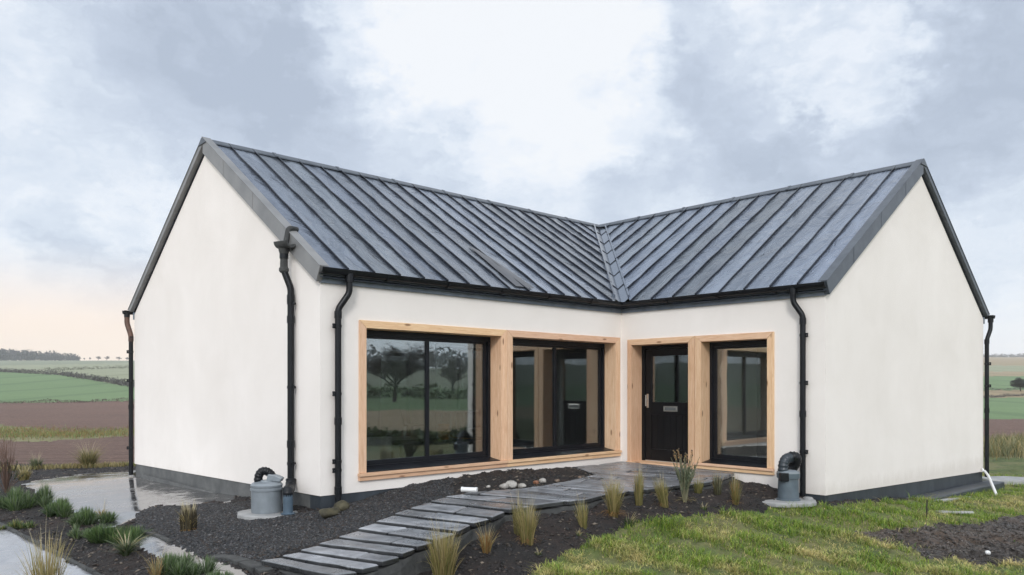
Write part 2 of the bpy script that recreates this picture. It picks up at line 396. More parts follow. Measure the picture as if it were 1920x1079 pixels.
MUD = [(1598,1003),(1650,994),(1710,989),(1760,980),(1830,984),(1880,972),(1960,966),(2100,960),(2100,1050),(1960,1060),(1880,1056),(1840,1060),(1790,1044),(1745,1050),(1700,1030),(1650,1020)]
PAVE = [(-900,900),(-200,950),(0,986),(50,1010),(100,1037),(150,1062),(195,1088),(290,1140),(290,1500),(-2500,1500),(-2500,900)]
WET = [(45,908),(75,899),(130,893),(200,886),(252,884),(300,894),(370,908),(440,928),(425,944),(395,938),(350,950),(305,945),(262,960),(250,975),(205,990),(150,965),(90,937)]
WET2 = [(255,1003),(285,1003),(320,1018),(350,1032),(390,1050),(430,1062),(480,1085),(470,1110),(400,1092),(340,1062),(300,1048),(262,1028)]
GRAV = [(252,968),(300,948),(420,944),(470,940),(560,962),(600,958),(640,945),(690,930),(770,908),(850,895),(850,925),(835,933),(705,980),(486,1058),(430,1060),(350,1032),(285,1003),(255,1000)]
# field zones, left of the house
DITCH = [(-600,795),(0,797),(60,803),(130,813),(190,811),(300,797),(300,815),(190,821),(100,827),(40,829),(0,824),(-600,822)]
HEDGE_L = [(-700,690),(0,697),(60,700),(115,703),(180,714),(245,725),(330,740)]

# polar sheet round the camera
th = np.r_[np.arange(-48, 48.01, .24), np.arange(51, 311.9, 3.0)]
rs = np.r_[np.linspace(.4, 4.0, 10)[:-1], np.exp(np.arange(math.log(4), math.log(24), .0052)), np.exp(np.arange(math.log(24), math.log(4200), .021))]
TH, RS = np.meshgrid(np.radians(th), rs)
GX, GY = RS*np.sin(TH), RS*np.cos(TH)
GZ = ground_z(GX, GY)
def wob(x, y, s, seed=0):
    r2 = np.random.default_rng(seed); o = np.zeros_like(x)
    for k in range(7):
        a = r2.random()*6.28; f = s*(1+k*.75); o = o+np.sin((x*math.cos(a)+y*math.sin(a))*f+r2.random()*6.28)/(1+k*.6)
    return o/3.2
nr, nc = GX.shape
I = np.arange(nr*nc).reshape(nr, nc)
a = I[:-1, :]; b = I[1:, :]
Q = np.stack([a, np.roll(a, -1, 1), np.roll(b, -1, 1), b], -1).reshape(-1, 4)
def quadc(A): return A.ravel()[Q].mean(1)
cx, cy, cz = quadc(GX), quadc(GY), quadc(GZ)
cr = np.hypot(cx, cy); front = (cy > .5) & (np.abs(cx) < cy*1.12)
cyy = np.maximum(cy, .1)
jit = np.clip(60/cyy, 2, 8)
cu = U0+cx/cyy*F+wob(cx, cy, 3.5, 1)*jit*1.3; cv = VH+(EYE-cz)/cyy*F+wob(cx, cy, 4.1, 2)*jit*.55
zone = np.full(len(Q), 'garden_soil', dtype=object)
nearm = front & (cr < 24)
def Z(mask, name): zone[mask] = name
Z(~front & (cr < 9), 'garden_soil'); Z(~front & (cr >= 9), 'stubble_field'); Z(~front & (cr >= 60), 'green_field')
Z(~front & (cr >= 190), 'far_field'); Z(~front & (cx > 2) & (cr > 3) & (cr < 26), 'lawn')
la_, lb_ = LOC(cx, cy); Z(front & (cr < 24) & (cy > 12) & ((lb_ > WID) & (la_ > -4.5) | (la_ > WID)), 'lawn')
g = in_poly(GRAV, cu, cv); Z(nearm & g, 'gravel_bed')
Z(nearm & in_poly(WET, cu, cv), 'wet_paving'); Z(nearm & in_poly(WET2, cu, cv), 'wet_paving')
Z(nearm & in_poly(PAVE, cu, cv), 'pavement')
Z(nearm & in_poly(LAWN, cu, cv), 'lawn'); Z(nearm & in_poly(MUD, cu, cv), 'mud_patch')
left = front & (cx < 0) & (cv < 871) & (cr > 15)
Z(left, 'ploughed_field'); Z(left & in_poly(DITCH, cu, cv), 'rough_grass_strip')
Z(left & (cv < 756-(cu/250)*4), 'green_field')
hp = np.array(HEDGE_L); hv = np.interp(cu, hp[:, 0], hp[:, 1])
Z(left & (cv < hv), 'pale_field'); Z(left & (cv < 686-cu*.02) , 'far_field')
right = front & (cx >= 0) & (cr > 22)
Z(right, 'lawn'); Z(right & (cv < 852), 'rough_grass_strip'); Z(right & (cv < 830), 'ploughed_field'); Z(right & (cv < 786), 'green_field'); Z(right & (cv < 746), 'stubble_field'); Z(right & (cv < 732), 'green_field')
Z(right & (cv < 706), 'stubble_field'); Z(right & (cv < 697), 'pale_field'); Z(right & (cv < 686), 'stubble_field'); Z(right & (cv < 669), 'far_field')
# small relief
rel = wob(GX, GY, 9, 5)*.007+wob(GX, GY, 23, 6)*.005+wob(GX, GY, 4.5, 7)*.005
mz = np.zeros(nr*nc); cnt = np.zeros(nr*nc)
amp = np.where(zone == 'mud_patch', 7.0, np.where(zone == 'garden_soil', 3.0, np.where(zone == 'gravel_bed', 2.4, np.where(zone == 'lawn', 5.0, np.where((zone == 'wet_paving') | (zone == 'pavement'), .12, 1.0)))))
np.add.at(mz, Q.ravel(), np.repeat(amp, 4)); np.add.at(cnt, Q.ravel(), 1)
GZ = GZ + rel*(mz/np.maximum(cnt, 1)).reshape(nr, nc)*(RS < 60)
VV = np.stack([GX.ravel(), GY.ravel(), GZ.ravel()], 1)
ZM = {'garden_soil': 'soil', 'gravel_bed': 'gravel', 'wet_paving': 'wet', 'pavement': 'pave', 'lawn': 'turf', 'mud_patch': 'mud', 'ploughed_field': 'plough', 'green_field': 'green', 'pale_field': 'pale', 'stubble_field': 'tan', 'rough_grass_strip': 'rough', 'far_field': 'far'}
for zn, mn in ZM.items():
    q = Q[zone == zn]
    if not len(q): continue
    un, inv = np.unique(q.ravel(), return_inverse=True)
    o = np_mesh(zn, VV[un], inv.reshape(-1, 4), M[mn], smooth=True); tag(o, kind='structure')

# ------------------------------------------------------------------ scatter: gravel, mulch, lawn
def sample_zone(zn, n, extra=None):
    k = np.where((zone == zn) & (cr < 22) & front & ((extra is None) | (extra if extra is not None else True)))[0]
    q = VV[Q[k]]; ar = np.linalg.norm(np.cross(q[:, 1]-q[:, 0], q[:, 3]-q[:, 0]), axis=1)
    wgt = ar/np.maximum(cr[k], 6)**1.2
    # only what the view can reach
    ck = (cu[k] > -120) & (cu[k] < 2040) & (cv[k] < 1160)
    wgt = wgt*ck
    s = rng.choice(len(k), n, p=wgt/wgt.sum()); f, t = rng.random(n), rng.random(n)
    q = q[s]; p = (q[:, 0]*((1-f)*(1-t))[:, None]+q[:, 1]*(f*(1-t))[:, None]+q[:, 2]*(f*t)[:, None]+q[:, 3]*((1-f)*t)[:, None])
    return p
OCT_V = np.array([(1,0,0),(-1,0,0),(0,1,0),(0,-1,0),(0,0,1),(0,0,-1)], float)
OCT_F = np.array([(0,2,4),(2,1,4),(1,3,4),(3,0,4),(2,0,5),(1,2,5),(3,1,5),(0,3,5)])
def stones(name, zn, n, smin, smax, flat, cols, label, extra=None):
    p = sample_zone(zn, n, extra); n = len(p)
    s = smin+(smax-smin)*rng.random(n)**2.2
    v = OCT_V[None]*(1+.45*(rng.random((n, 6, 1))-.5)); v = v*s[:, None, None]*np.stack([1+.6*rng.random(n), .6+.5*rng.random(n), np.full(n, flat)], 1)[:, None, :]
    v += (rng.random((n, 6, 3))-.5)*s[:, None, None]*.5
    a = rng.random(n)*6.28; t = (rng.random(n)-.5)*1.2
    ct, st = np.cos(t)[:, None], np.sin(t)[:, None]; x, z = v[..., 0]*ct-v[..., 2]*st, v[..., 0]*st+v[..., 2]*ct; y = v[..., 1]
    ca, sa = np.cos(a)[:, None], np.sin(a)[:, None]
    v = np.stack([x*ca-y*sa, x*sa+y*ca, z], -1)+p[:, None, :]
    c = np.array(cols)[rng.integers(0, len(cols), n)]*(.7+.6*rng.random((n, 1)))
    o = np_mesh(name, v.reshape(-1, 3), (OCT_F[None]+(np.arange(n)*6)[:, None, None]).reshape(-1, 3), M['bits'], np.repeat(c, 6, 0))
    return tag(o, label, None, None, 'stuff')
stones('gravel', 'gravel_bed', 38000, .005, .020, .5, [(.010, .011, .013), (.016, .018, .021), (.03, .032, .037), (.008, .008, .009), (.045, .045, .048), (.09, .088, .088), (.036, .024, .017), (.02, .014, .011)], 'dark slate gravel spread around the house corner')
stones('mulch_chips', 'garden_soil', 42000, .006, .034, .4, [(.006, .005, .005), (.009, .007, .006), (.015, .010, .009), (.026, .018, .013), (.045, .028, .02), (.012, .011, .012), (.009, .008, .008), (.13, .105, .08)], 'dark bark mulch and soil crumbs in the beds')
stones('mud_clods', 'mud_patch', 7000, .005, .026, .5, [(.016, .012, .010), (.028, .021, .017), (.055, .042, .034), (.10, .085, .072)], 'wet clods of dark mud in the lawn')
stones('field_clods', 'ploughed_field', 12000, .02, .08, .6, [(.12, .075, .055), (.17, .11, .085), (.08, .048, .036), (.3, .22, .17)], 'brown clods on the near ploughed field')

def blades(p, h, lean, w, ctip, cbase, bend=.35):
    """ribbons of 2 quads + a tip; arrays in, verts faces colours out"""
    n = len(p); a = rng.random(n)*6.283
    dirx, diry = np.cos(a), np.sin(a)
    wx, wy = -diry*w, dirx*w
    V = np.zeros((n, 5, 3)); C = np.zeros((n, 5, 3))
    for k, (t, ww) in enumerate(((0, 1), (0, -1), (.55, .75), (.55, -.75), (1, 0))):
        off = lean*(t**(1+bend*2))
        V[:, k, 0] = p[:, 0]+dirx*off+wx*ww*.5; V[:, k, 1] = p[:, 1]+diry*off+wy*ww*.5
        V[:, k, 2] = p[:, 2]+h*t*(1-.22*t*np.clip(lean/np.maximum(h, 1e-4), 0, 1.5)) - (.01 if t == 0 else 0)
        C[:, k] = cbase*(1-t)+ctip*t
    T = np.array([(0, 1, 3), (0, 3, 2), (2, 3, 4)])
    return V.reshape(-1, 3), (T[None]+(np.arange(n)*5)[:, None, None]).reshape(-1, 3), C.reshape(-1, 3)

def lawn():
    n = 190000
    p = sample_zone('lawn', n)
    pat = wob(p[:, 0], p[:, 1], 1.6, 21)+.9*wob(p[:, 0], p[:, 1], 5.5, 22)        # green / straw patches
    clump = wob(p[:, 0], p[:, 1], 6.5, 23)
    keep = rng.random(n) < np.clip(.58+.9*clump, .06, 1)
    p, pat, clump = p[keep], pat[keep], clump[keep]; n = len(p)
    straw = np.clip(.02-.95*pat+.22*rng.standard_normal(n), 0, 1)
    straw = np.where(rng.random(n) < .12, 1, straw)
    g1 = np.array((.06, .17, .012)); g2 = np.array((.31, .40, .045)); s1 = np.array((.66, .54, .23))
    mixg = rng.random((n, 1)); ct = (g1*(1-mixg)+g2*mixg)*(1-straw[:, None])+s1*straw[:, None]
    ct = ct*(.9+.65*rng.random((n, 1)))
    h = (.024+.060*rng.random(n)**1.4)*(1+1.15*np.clip(clump, -.7, 1.2)); h = h*(1-.35*straw)
    h = np.where(rng.random(n) < .01, h*1.9, h)
    lean = h*(.3+1.5*rng.random(n)**2+.8*straw)
    w = .004+.005*rng.random(n)
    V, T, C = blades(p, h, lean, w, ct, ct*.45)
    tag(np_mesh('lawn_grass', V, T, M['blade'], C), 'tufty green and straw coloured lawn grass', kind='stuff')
lawn()
def mud_grass():
    p = sample_zone('mud_patch', 5000); n = len(p); k = wob(p[:, 0], p[:, 1], 3.2, 31)+.8*wob(p[:, 0], p[:, 1], 9, 32) > .62; p = p[k]; n = len(p)
    c = np.where(rng.random((n, 1)) < .5, np.array((.10, .20, .03)), np.array((.5, .42, .2)))*(.6+.7*rng.random((n, 1))); h = .03+.05*rng.random(n)
    V, T, C = blades(p, h, h*(.4+1.4*rng.random(n)), .006+.005*rng.random(n), c, c*.5); tag(np_mesh('lawn_grass', V, T, M['blade'], C), 'thin grass regrowing through the mud patch', kind='stuff')
mud_grass()
def far_tufts():
    n = 16000
    p = sample_zone('rough_grass_strip', n) if np.any((zone == 'rough_grass_strip') & (cr < 22) & front) else None
lawn_edge = None

# ------------------------------------------------------------------ house
house = empty('house', W(0, 0, 0), ANG, 'cream rendered L-shaped bungalow with dark standing seam metal roof', 'house')
SL = .66; EO = .10; ZE = 2.74                       # roof slope, eave overhang, eave height
def roof_z(d): return ZE+SL*(d+EO)                   # d = distance in from the wall line
APEX = roof_z(WID/2)

def wall_grid(name, u0, u1, z0, z1, holes, plane, inward, thick, flip=False, mat=None, zb=None, base=0.0):
    """wall with openings; plane: 'b' -> lies along a at b=0; 'a' -> lies along b at a=0"""
    us = sorted({u0, u1, *[h[0] for h in holes], *[h[1] for h in holes]}); zs = sorted({z0, z1, *[h[2] for h in holes], *[h[3] for h in holes]})
    mb = MB()
    def P(u, z, d): return (u, base+d*inward, z) if plane == 'b' else (d*inward, u, z)
    def hole(i, k):
        if i < 0 or k < 0 or i >= len(us)-1 or k >= len(zs)-1: return True
        cu_, cz_ = (us[i]+us[i+1])/2, (zs[k]+zs[k+1])/2
        return any(h[0] < cu_ < h[1] and h[2] < cz_ < h[3] for h in holes)
    for i in range(len(us)-1):
        for k in range(len(zs)-1):
            if hole(i, k): continue
            A, B, C_, D_ = (us[i], zs[k]), (us[i+1], zs[k]), (us[i+1], zs[k+1]), (us[i], zs[k+1])
            for d in (0, thick):
                mb.add([P(*A, d), P(*B, d), P(*C_, d), P(*D_, d)], [(0, 1, 2, 3)])
            for (di, dk, e0, e1) in ((-1, 0, A, D_), (1, 0, B, C_), (0, -1, A, B), (0, 1, D_, C_)):
                if hole(i+di, k+dk): mb.add([P(*e0, 0), P(*e1, 0), P(*e1, thick), P(*e0, thick)], [(0, 1, 2, 3)])
    o = mb.build(name, mat or M['wall'], house)
    bm = bmesh.new(); bm.from_mesh(o.data); bmesh.ops.remove_doubles(bm, verts=bm.verts, dist=1e-5); bmesh.ops.recalc_face_normals(bm, faces=bm.faces); bm.to_mesh(o.data); bm.free()
    return o
TA = lambda t: t-LW
wall_grid('wall', -LW+.3, 0, -.06, 2.62, [(TA(.56), TA(5.775), .09, 2.13)], 'b', 1, .3)
wall_grid('wall', -RW+.3, 0.3, -.24, 2.62, [(-1.50, -.16, -.05, 2.09), (-2.86, -1.50, -.01, 2.09)], 'a', 1, .3)
# gable walls (left faces -a, right faces -b)
def gable(pts3, vec, name='wall', mat=None): return MB().prism(pts3, vec).build(name, mat or M['wall'], house, recalc=True)
def gtop(d): return roof_z(min(d, WID-d))-.145
gable([(-LW, 0, -.06), (-LW, 0, gtop(0)), (-LW, WID/2, gtop(WID/2)), (-LW, WID, gtop(0)), (-LW, WID, -.185)], (.3, 0, 0))
gable([(0, -RW, -.24), (0, -RW, gtop(0)), (WID/2, -RW, gtop(WID/2)), (WID, -RW, gtop(0)), (WID, -RW, -.44)], (0, .3, 0))
REAR = [(-.5, .45, .08, 2.1), (1.1, 4.6, .2, 2.3), (-5.2, -1.0, .2, 2.3)]  # last opening added and middle one widened to brighten the room inside
wall_grid('wall', -LW+.3, WID, -.3, 2.62, REAR, 'b', 1, .3, base=WID-.3)
MB().box(WID-.3, WID, -RW+.3, WID-.3, -.44, 2.62).build('wall', M['wall'], house)
# plinths, recessed 15 mm under the render
pl = MB().prism([(-LW+.015, .015, -.06), (-LW+.015, WID-.015, -.185), (-LW+.015, WID-.015, -.9), (-LW+.015, .015, -.9)], (.25, 0, 0))
pl.box(-LW-.03, -LW+.01, 1.5, WID-.5, -.9, -.34)
pl.build('plinth', M['plinth'], house, recalc=True, bevel=.004)
pj = MB()
for k in range(5): pj.prism([(-LW+.006, 1.2+k*1.25, -.1), (-LW+.006, 1.212+k*1.25, -.1), (-LW+.006, 1.212+k*1.25, -.5), (-LW+.006, 1.2+k*1.25, -.5)], (.02, 0, 0))
MB().box(-LW+.27, -.3, .015, .28, -.9, -.062).build('plinth', M['dplinth'], house)
MB().box(-LW+.014, -LW+.26, .012, .28, -.9, -.066).build('plinth', M['dplinth'], house)
MB().box(.015, .28, -RW+.27, -.3, -.9, -.242).build('plinth', M['dplinth'], house)
MB().prism([(.015, -RW+.015, -.242), (WID-.015, -RW+.015, -.442), (WID-.015, -RW+.015, -1.2), (.015, -RW+.015, -1.2)], (0, .25, 0)).build('plinth', M['dplinth'], house, recalc=True)
MB().prism([(1.0, -RW-.0, -.52), (WID+.15, -RW-.0, -.63), (WID+.15, -RW-.0, -1.3), (1.0, -RW-.0, -1.3)], (0, -.34, 0)).build('footing', M['dplinth'], house, recalc=True, bevel=.02)
MB().prism([(1.4, -RW-.352, -.59), (3.0, -RW-.352, -.57), (5.2, -RW-.352, -.70), (5.2, -RW-.352, -1.2), (1.4, -RW-.352, -1.2)], (0, -.10, 0)).build('footing', M['conc'], house, recalc=True, bevel=.015)

# roof: panels between seams, slightly warped, with raised seams
roofmb = MB()
def slope(axis, lo0, hi0, ext0, ext1, pitch, lowf, back=False, seed=0, detail=True):
    """axis 'a': panels run across b. s runs along the ridge from ext0 to ext1, d from the eave to the ridge."""
    r = random.Random(seed); n = int(round((ext1-ext0)/pitch)); edges = [ext0+(ext1-ext0)*k/n for k in range(n+1)]
    def P(s, d, h=0):
        z = roof_z(d)+h*.83; d2 = d-h*.55
        dd = WID-d2 if back else d2
        return (s, dd, z) if axis == 'a' else (dd, s, z)
    N = 14 if detail else 2; HR = WID/2
    for k in range(n):
        s0, s1 = edges[k], edges[k+1]
        tone = r.uniform(.74, 1.16); bl = r.uniform(-.04, .06); col = (tone*(1-bl*.3), tone, tone*(1+bl))
        ph = r.random()*6; am = r.uniform(.002, .007)
        vs, fs, gs = [], [], []
        for j in range(N+1):
            for i in range(5):
                s = s0+(s1-s0)*i/4; l0 = lowf(s); d = l0+(HR-l0)*j/N
                h = am*math.sin(d*4.3+ph+i*.8)
                vs.append(P(s, d, h if 0 < i < 4 else 0)); gs.append((d+k*7.3, s*1.0, seed*5.0))
        for j in range(N):
            for i in range(4):
                q = j*5+i; fs.append((q, q+1, q+6, q+5))
        roofmb.add(vs, fs, col, gs)
    for k in range(0, n+1):                          # seams
        s = edges[k]
        if k in (0, n): continue
        l0 = lowf(s)
        if HR-l0 < .15: continue
        m = 16 if detail else 2; vs, fs = [], []
        for j in range(m+1):
            d = l0+(HR-.03-l0)*j/m; wv = r.uniform(-.006, .006) if detail else 0; hh = .031+(r.uniform(-.006, .008) if detail else 0)
            for (o, h) in ((-.010, -.004), (-.008, .004), (-.007, hh), (.007, hh), (.008, .004), (.010, -.004)): vs.append(P(s+wv+o, d, h))
        for j in range(m):
            for i in range(5):
                q = j*6+i; fs.append((q, q+1, q+7, q+6))
        fs.append((0, 1, 2, 3, 4, 5)); roofmb.add(vs, fs, (.13, .135, .15))  # seams coloured dark to stand in for shade and dark reflections on their sides
HR = WID/2
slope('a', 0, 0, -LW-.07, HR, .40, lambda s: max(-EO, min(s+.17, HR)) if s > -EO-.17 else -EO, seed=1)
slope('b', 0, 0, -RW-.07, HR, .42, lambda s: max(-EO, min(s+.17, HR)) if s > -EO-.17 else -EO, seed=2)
slope('a', 0, 0, -LW-.07, WID+EO, .42, lambda s: -EO if s < HR else min(HR, max(-EO, -EO+0*s)), back=True, seed=3, detail=False) if False else None
# rear slopes (plain, seamed, out of view)
for s_ in (0, 1):
    pts = [(-LW-.07, HR), (HR, HR), (WID+EO, WID+EO), (-LW-.07, WID+EO)] if s_ == 0 else [(HR, -RW-.07), (HR, HR), (WID+EO, WID+EO), (WID+EO, -RW-.07)]
    dd = (lambda p: WID-p[1]) if s_ == 0 else (lambda p: WID-p[0])
    roofmb.add([(p[0], p[1], roof_z(dd(p))) for p in pts], [(0, 1, 2, 3)], (1, 1, 1))
    for k in range(1, 30):
        c = (-LW if s_ == 0 else -RW)-.07+.41*k
        d0 = -EO; d1 = HR if c < HR else WID-c
        if c > WID-.2: break
        A = (c, WID-d0, roof_z(d0)) if s_ == 0 else (WID-d0, c, roof_z(d0)); B_ = (c, WID-d1, roof_z(d1)) if s_ == 0 else (WID-d1, c, roof_z(d1))
        roofmb.tube([A, B_], .018, 5, (1, 1, 1))
# underside
for pts in ([(-LW-.05, -EO), (-EO, -EO), (HR, HR), (-LW-.05, HR)], [(-EO, -RW-.05), (-EO, -EO), (HR, HR), (HR, -RW-.05)]):
    f = (lambda p: p[1]) if pts[0][0] < -1 else (lambda p: p[0])
    roofmb.add([(p[0], p[1], roof_z(f(p))-.12) for p in pts], [(3, 2, 1, 0)], (1, 1, 1))
# patched, lifted sheets
def patch(axis, s0, s1, d0, d1, lift, seed, col=(.5, .52, .56)):
    r = random.Random(seed); vs, fs = [], []; n = 7
    for j in range(n+1):
        t = j/n; d = d0+(d1-d0)*t; w = (1-t)**.6*.9+.1
        for o in (0, .5, 1):
            s = s0+(s1-s0)*(o*w+(1-w)*(.1)); h = .022+lift*math.sin(o*math.pi*.9)*(1-abs(2*t-1)**2)+r.uniform(0, .006)
            z = roof_z(d)+h; vs.append((s, d, z) if axis == 'a' else (d, s, z))
    for j in range(n):
        for i in range(2):
            q = j*3+i; fs.append((q, q+1, q+4, q+3))
    roofmb.add(vs, fs, col)
patch('a', -2.55, -2.15, -.02, 1.15, .010, 1, (.22, .23, .26))
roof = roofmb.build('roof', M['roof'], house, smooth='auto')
# ridge caps
def ridge(p0, p1, name='ridge_cap'):
    mb = MB(); A, B_ = Vector(p0), Vector(p1); d = (B_-A).normalized(); n = Vector((-d.y, d.x, 0)); L = (B_-A).length
    prof = [(-.14, -.14*SL+.045), (-.135, -.135*SL+.062), (-.03, .05), (.03, .05), (.135, -.135*SL+.062), (.14, -.14*SL+.045)]
    k = max(1, int(round(L/1.15)))
    for i in range(k):
        a0 = A+d*(L*i/k); a1 = A+d*(L*(i+1)/k); up = .003*(i % 2)
        vs = [a0+n*o+Vector((0, 0, h+up)) for o, h in prof]+[a1+n*o+Vector((0, 0, h+up)) for o, h in prof]
        mb.add(vs, [(j, j+1, j+7, j+6) for j in range(5)]+[(0, 6, 11, 5), (0, 5, 4, 3, 2, 1), (6, 7, 8, 9, 10, 11)])
        if i:
            vs = [a0-d*.03+n*o*1.05+Vector((0, 0, h+.012)) for o, h in prof]+[a0+d*.03+n*o*1.05+Vector((0, 0, h+.012)) for o, h in prof]
            mb.add(vs, [(j, j+1, j+7, j+6) for j in range(5)]+[(0, 5, 4, 3, 2, 1), (6, 7, 8, 9, 10, 11)])
    return mb.build(name, M['fascia'], roof, bevel=.003)
RZ = APEX-.03
ridge((-LW-.09, HR, RZ), (HR, HR, RZ)); ridge((HR, -RW-.09, RZ), (HR, HR, RZ))
# valley flashing: folded strip with lapped joints
vf = MB(); nseg = 7
for i in range(nseg):
    t0, t1 = i/nseg, (i+1)/nseg; up = -.022+.004*(i % 2); o = .23
    for sgn in (-1, 1):
        vs = []
        for t in (t0, t1):
            c = -EO+(HR+EO-.02)*t; e = min(c+o, HR)
            vs += [(c, c, roof_z(c)+up), ((e, c, roof_z(e)+up) if sgn > 0 else (c, e, roof_z(e)+up))]
        vf.add(vs, [(0, 1, 3, 2)] if sgn > 0 else [(0, 2, 3, 1)], (1.05, 1.05, 1.05))
    c = -EO+(HR+EO-.02)*t0
    if i:
        for sg in (0, 1):
            q = [(c, c, roof_z(c)), (c+.16, c, roof_z(c+.16))]
            if sg: q = [(y, x, z) for x, y, z in q]
            vf.tube([(x, y, z-.012) for x, y, z in q], .008, 5, (.15, .15, .17))
for sg in (0, 1):                                    # folded upstands that close the panel ends
    prof = []
    for c in (-EO+.0, HR-.21):
        for o, h in ((.160, -.02), (.160, .036), (.198, .036), (.205, .0)): prof.append((c+o, c, roof_z(c+o)+h) if sg == 0 else (c, c+o, roof_z(c+o)+h))
    vf.add(prof, [(i, i+1, i+5, i+4) for i in range(3)]+[(0, 1, 2, 3), (4, 5, 6, 7)], (1.0, 1.0, 1.0))
vo = vf.build('valley_flashing', M['roof'], roof)
sm = vo.modifiers.new('thick', 'SOLIDIFY'); sm.thickness = .006
# verge trims: grey on the left gable, blue-black on the right
def verge(plane, mat, end):
    for side in (0, 1):
        pts = []
        mb = MB()
        f = (lambda d: d) if side == 0 else (lambda d: WID-d)
        def P(d, z, o): return (end-o, f(d), z) if plane == 'a' else (f(d), end-o, z)
        top = .03; dep = .235 if side == 0 else .095
        d0 = -EO-.03
        low = [P(d0+.0, roof_z(d0)+top, 0), P(HR, APEX+top, 0), P(HR, APEX-dep+.02, 0), P(.02, roof_z(.02)-dep+.02, 0), P(-.03, roof_z(-.03)-dep+.02, 0)]
        mb.prism(low, ((-.075, 0, 0) if plane == 'a' else (0, -.075, 0)))
        # top flange
        fl = [P(d0, roof_z(d0)+top+.002, 0), P(HR, APEX+top+.002, 0), P(HR, APEX+top+.014, 0), P(d0, roof_z(d0)+top+.014, 0)]
        if plane == 'a': fl = [(p[0]+.05, p[1], p[2]) for p in fl]; mb.prism(fl, (-.135, 0, 0))
        else: fl = [(p[0], p[1]+.05, p[2]) for p in fl]; mb.prism(fl, (0, -.135, 0))
        for d in (.75, 1.75, 2.75):                  # lap joints
            if side: break
            j = [P(d, roof_z(d)+top-.004, 0), P(d+.03, roof_z(d+.03)+top-.004, 0), P(d+.03, roof_z(d+.03)-dep+.03, 0), P(d, roof_z(d)-dep+.03, 0)]
            j = [(p[0]-.001, p[1], p[2]) if plane == 'a' else (p[0], p[1]-.001, p[2]) for p in j]
            mb.prism(j, ((-.079, 0, 0) if plane == 'a' else (0, -.079, 0)))
        mb.build('verge_trim', mat, roof, recalc=True, bevel=.003)
verge('a', M['trim'], -LW); verge('b', M['fascia'], -RW)
# fascia boards under the gutters
fb = MB().box(-LW-.02, -.03, -.03, -.002, 2.565, 2.70); fb.box(-.03, -.002, -RW-.02, -.03, 2.565, 2.70)
fb.box(-LW-.02, WID+.02, WID+.002, WID+.03, 2.565, 2.70); fb.box(WID+.002, WID+.03, -RW-.02, WID+.002, 2.565, 2.70)
fb.build('fascia', M['fboard'], house, bevel=.003)
MB().box(-LW-.06, -.031, -.09, -.031, 2.655, 2.665).box(-.09, -.031, -RW-.06, -.095, 2.655, 2.665).build('soffit', M['fascia'], house)
# gutters
def gutter_profile(r0=.062, zc=2.735, oc=.11, th_=.004):
    k = 9; out = [(oc+r0*math.cos(math.pi*i/k), zc-r0*1.15*math.sin(math.pi*i/k)) for i in range(k+1)]
    inn = [(oc+(r0-th_*2)*math.cos(math.pi*i/k), zc-(r0-th_*2)*1.12*math.sin(math.pi*i/k)) for i in range(k, -1, -1)]
    rim = [(oc+r0+.006, zc+.004)]
    return rim+out+inn
def gutter(paths, name='gutter'):
    mb = MB(); prof = gutter_profile(); n = len(prof)
    for path in paths:
        vs = [path(i, o, z) for i in range(path.n) for o, z in prof]
        fs = [(i*n+j, i*n+(j+1) % n, (i+1)*n+(j+1) % n, (i+1)*n+j) for i in range(path.n-1) for j in range(n)]
        k = 9
        fs += [tuple(range(n)), tuple((path.n-1)*n+j for j in range(n-1, -1, -1))]
        mb.add(vs, fs)
    return mb
class GP:
    def __init__(s, f, n): s.f = f; s.n = n
    def __call__(s, i, o, z): return s.f(i, o, z)
g_front = GP(lambda i, o, z: [(-LW-.06, -o, z), (-o, -o, z), (-o, -RW-.06, z)][i], 3)
gm = gutter([g_front])
prof2 = [(o+(.006 if o > .11 else -.004), z-.005) for o, z in gutter_profile(.066)]
for s in np.arange(-LW+.9, -.2, 1.0):               # union clips
    n = len(prof2); vs = [(s+dx, -o, z) for dx in (-.025, .025) for o, z in prof2]
    gm.add(vs, [(j, (j+1) % n, n+(j+1) % n, n+j) for j in range(n)]+[tuple(range(n)), tuple(range(2*n-1, n-1, -1))])
for s in np.arange(-RW+.7, -.3, .95):
    n = len(prof2); vs = [(-o, s+dx, z) for dx in (-.025, .025) for o, z in prof2]
    gm.add(vs, [(j, (j+1) % n, n+(j+1) % n, n+j) for j in range(n)]+[tuple(range(n)), tuple(range(2*n-1, n-1, -1))])
gm.build('gutter', M['black'], house, smooth='auto', recalc=True)
gb = gutter([GP(lambda i, o, z: [(-LW-.17, WID+o, z), (WID+o, WID+o, z), (WID+o, -RW-.17, z)][i], 3)])
gb.build('gutter', M['black'], house, smooth='auto', recalc=True)

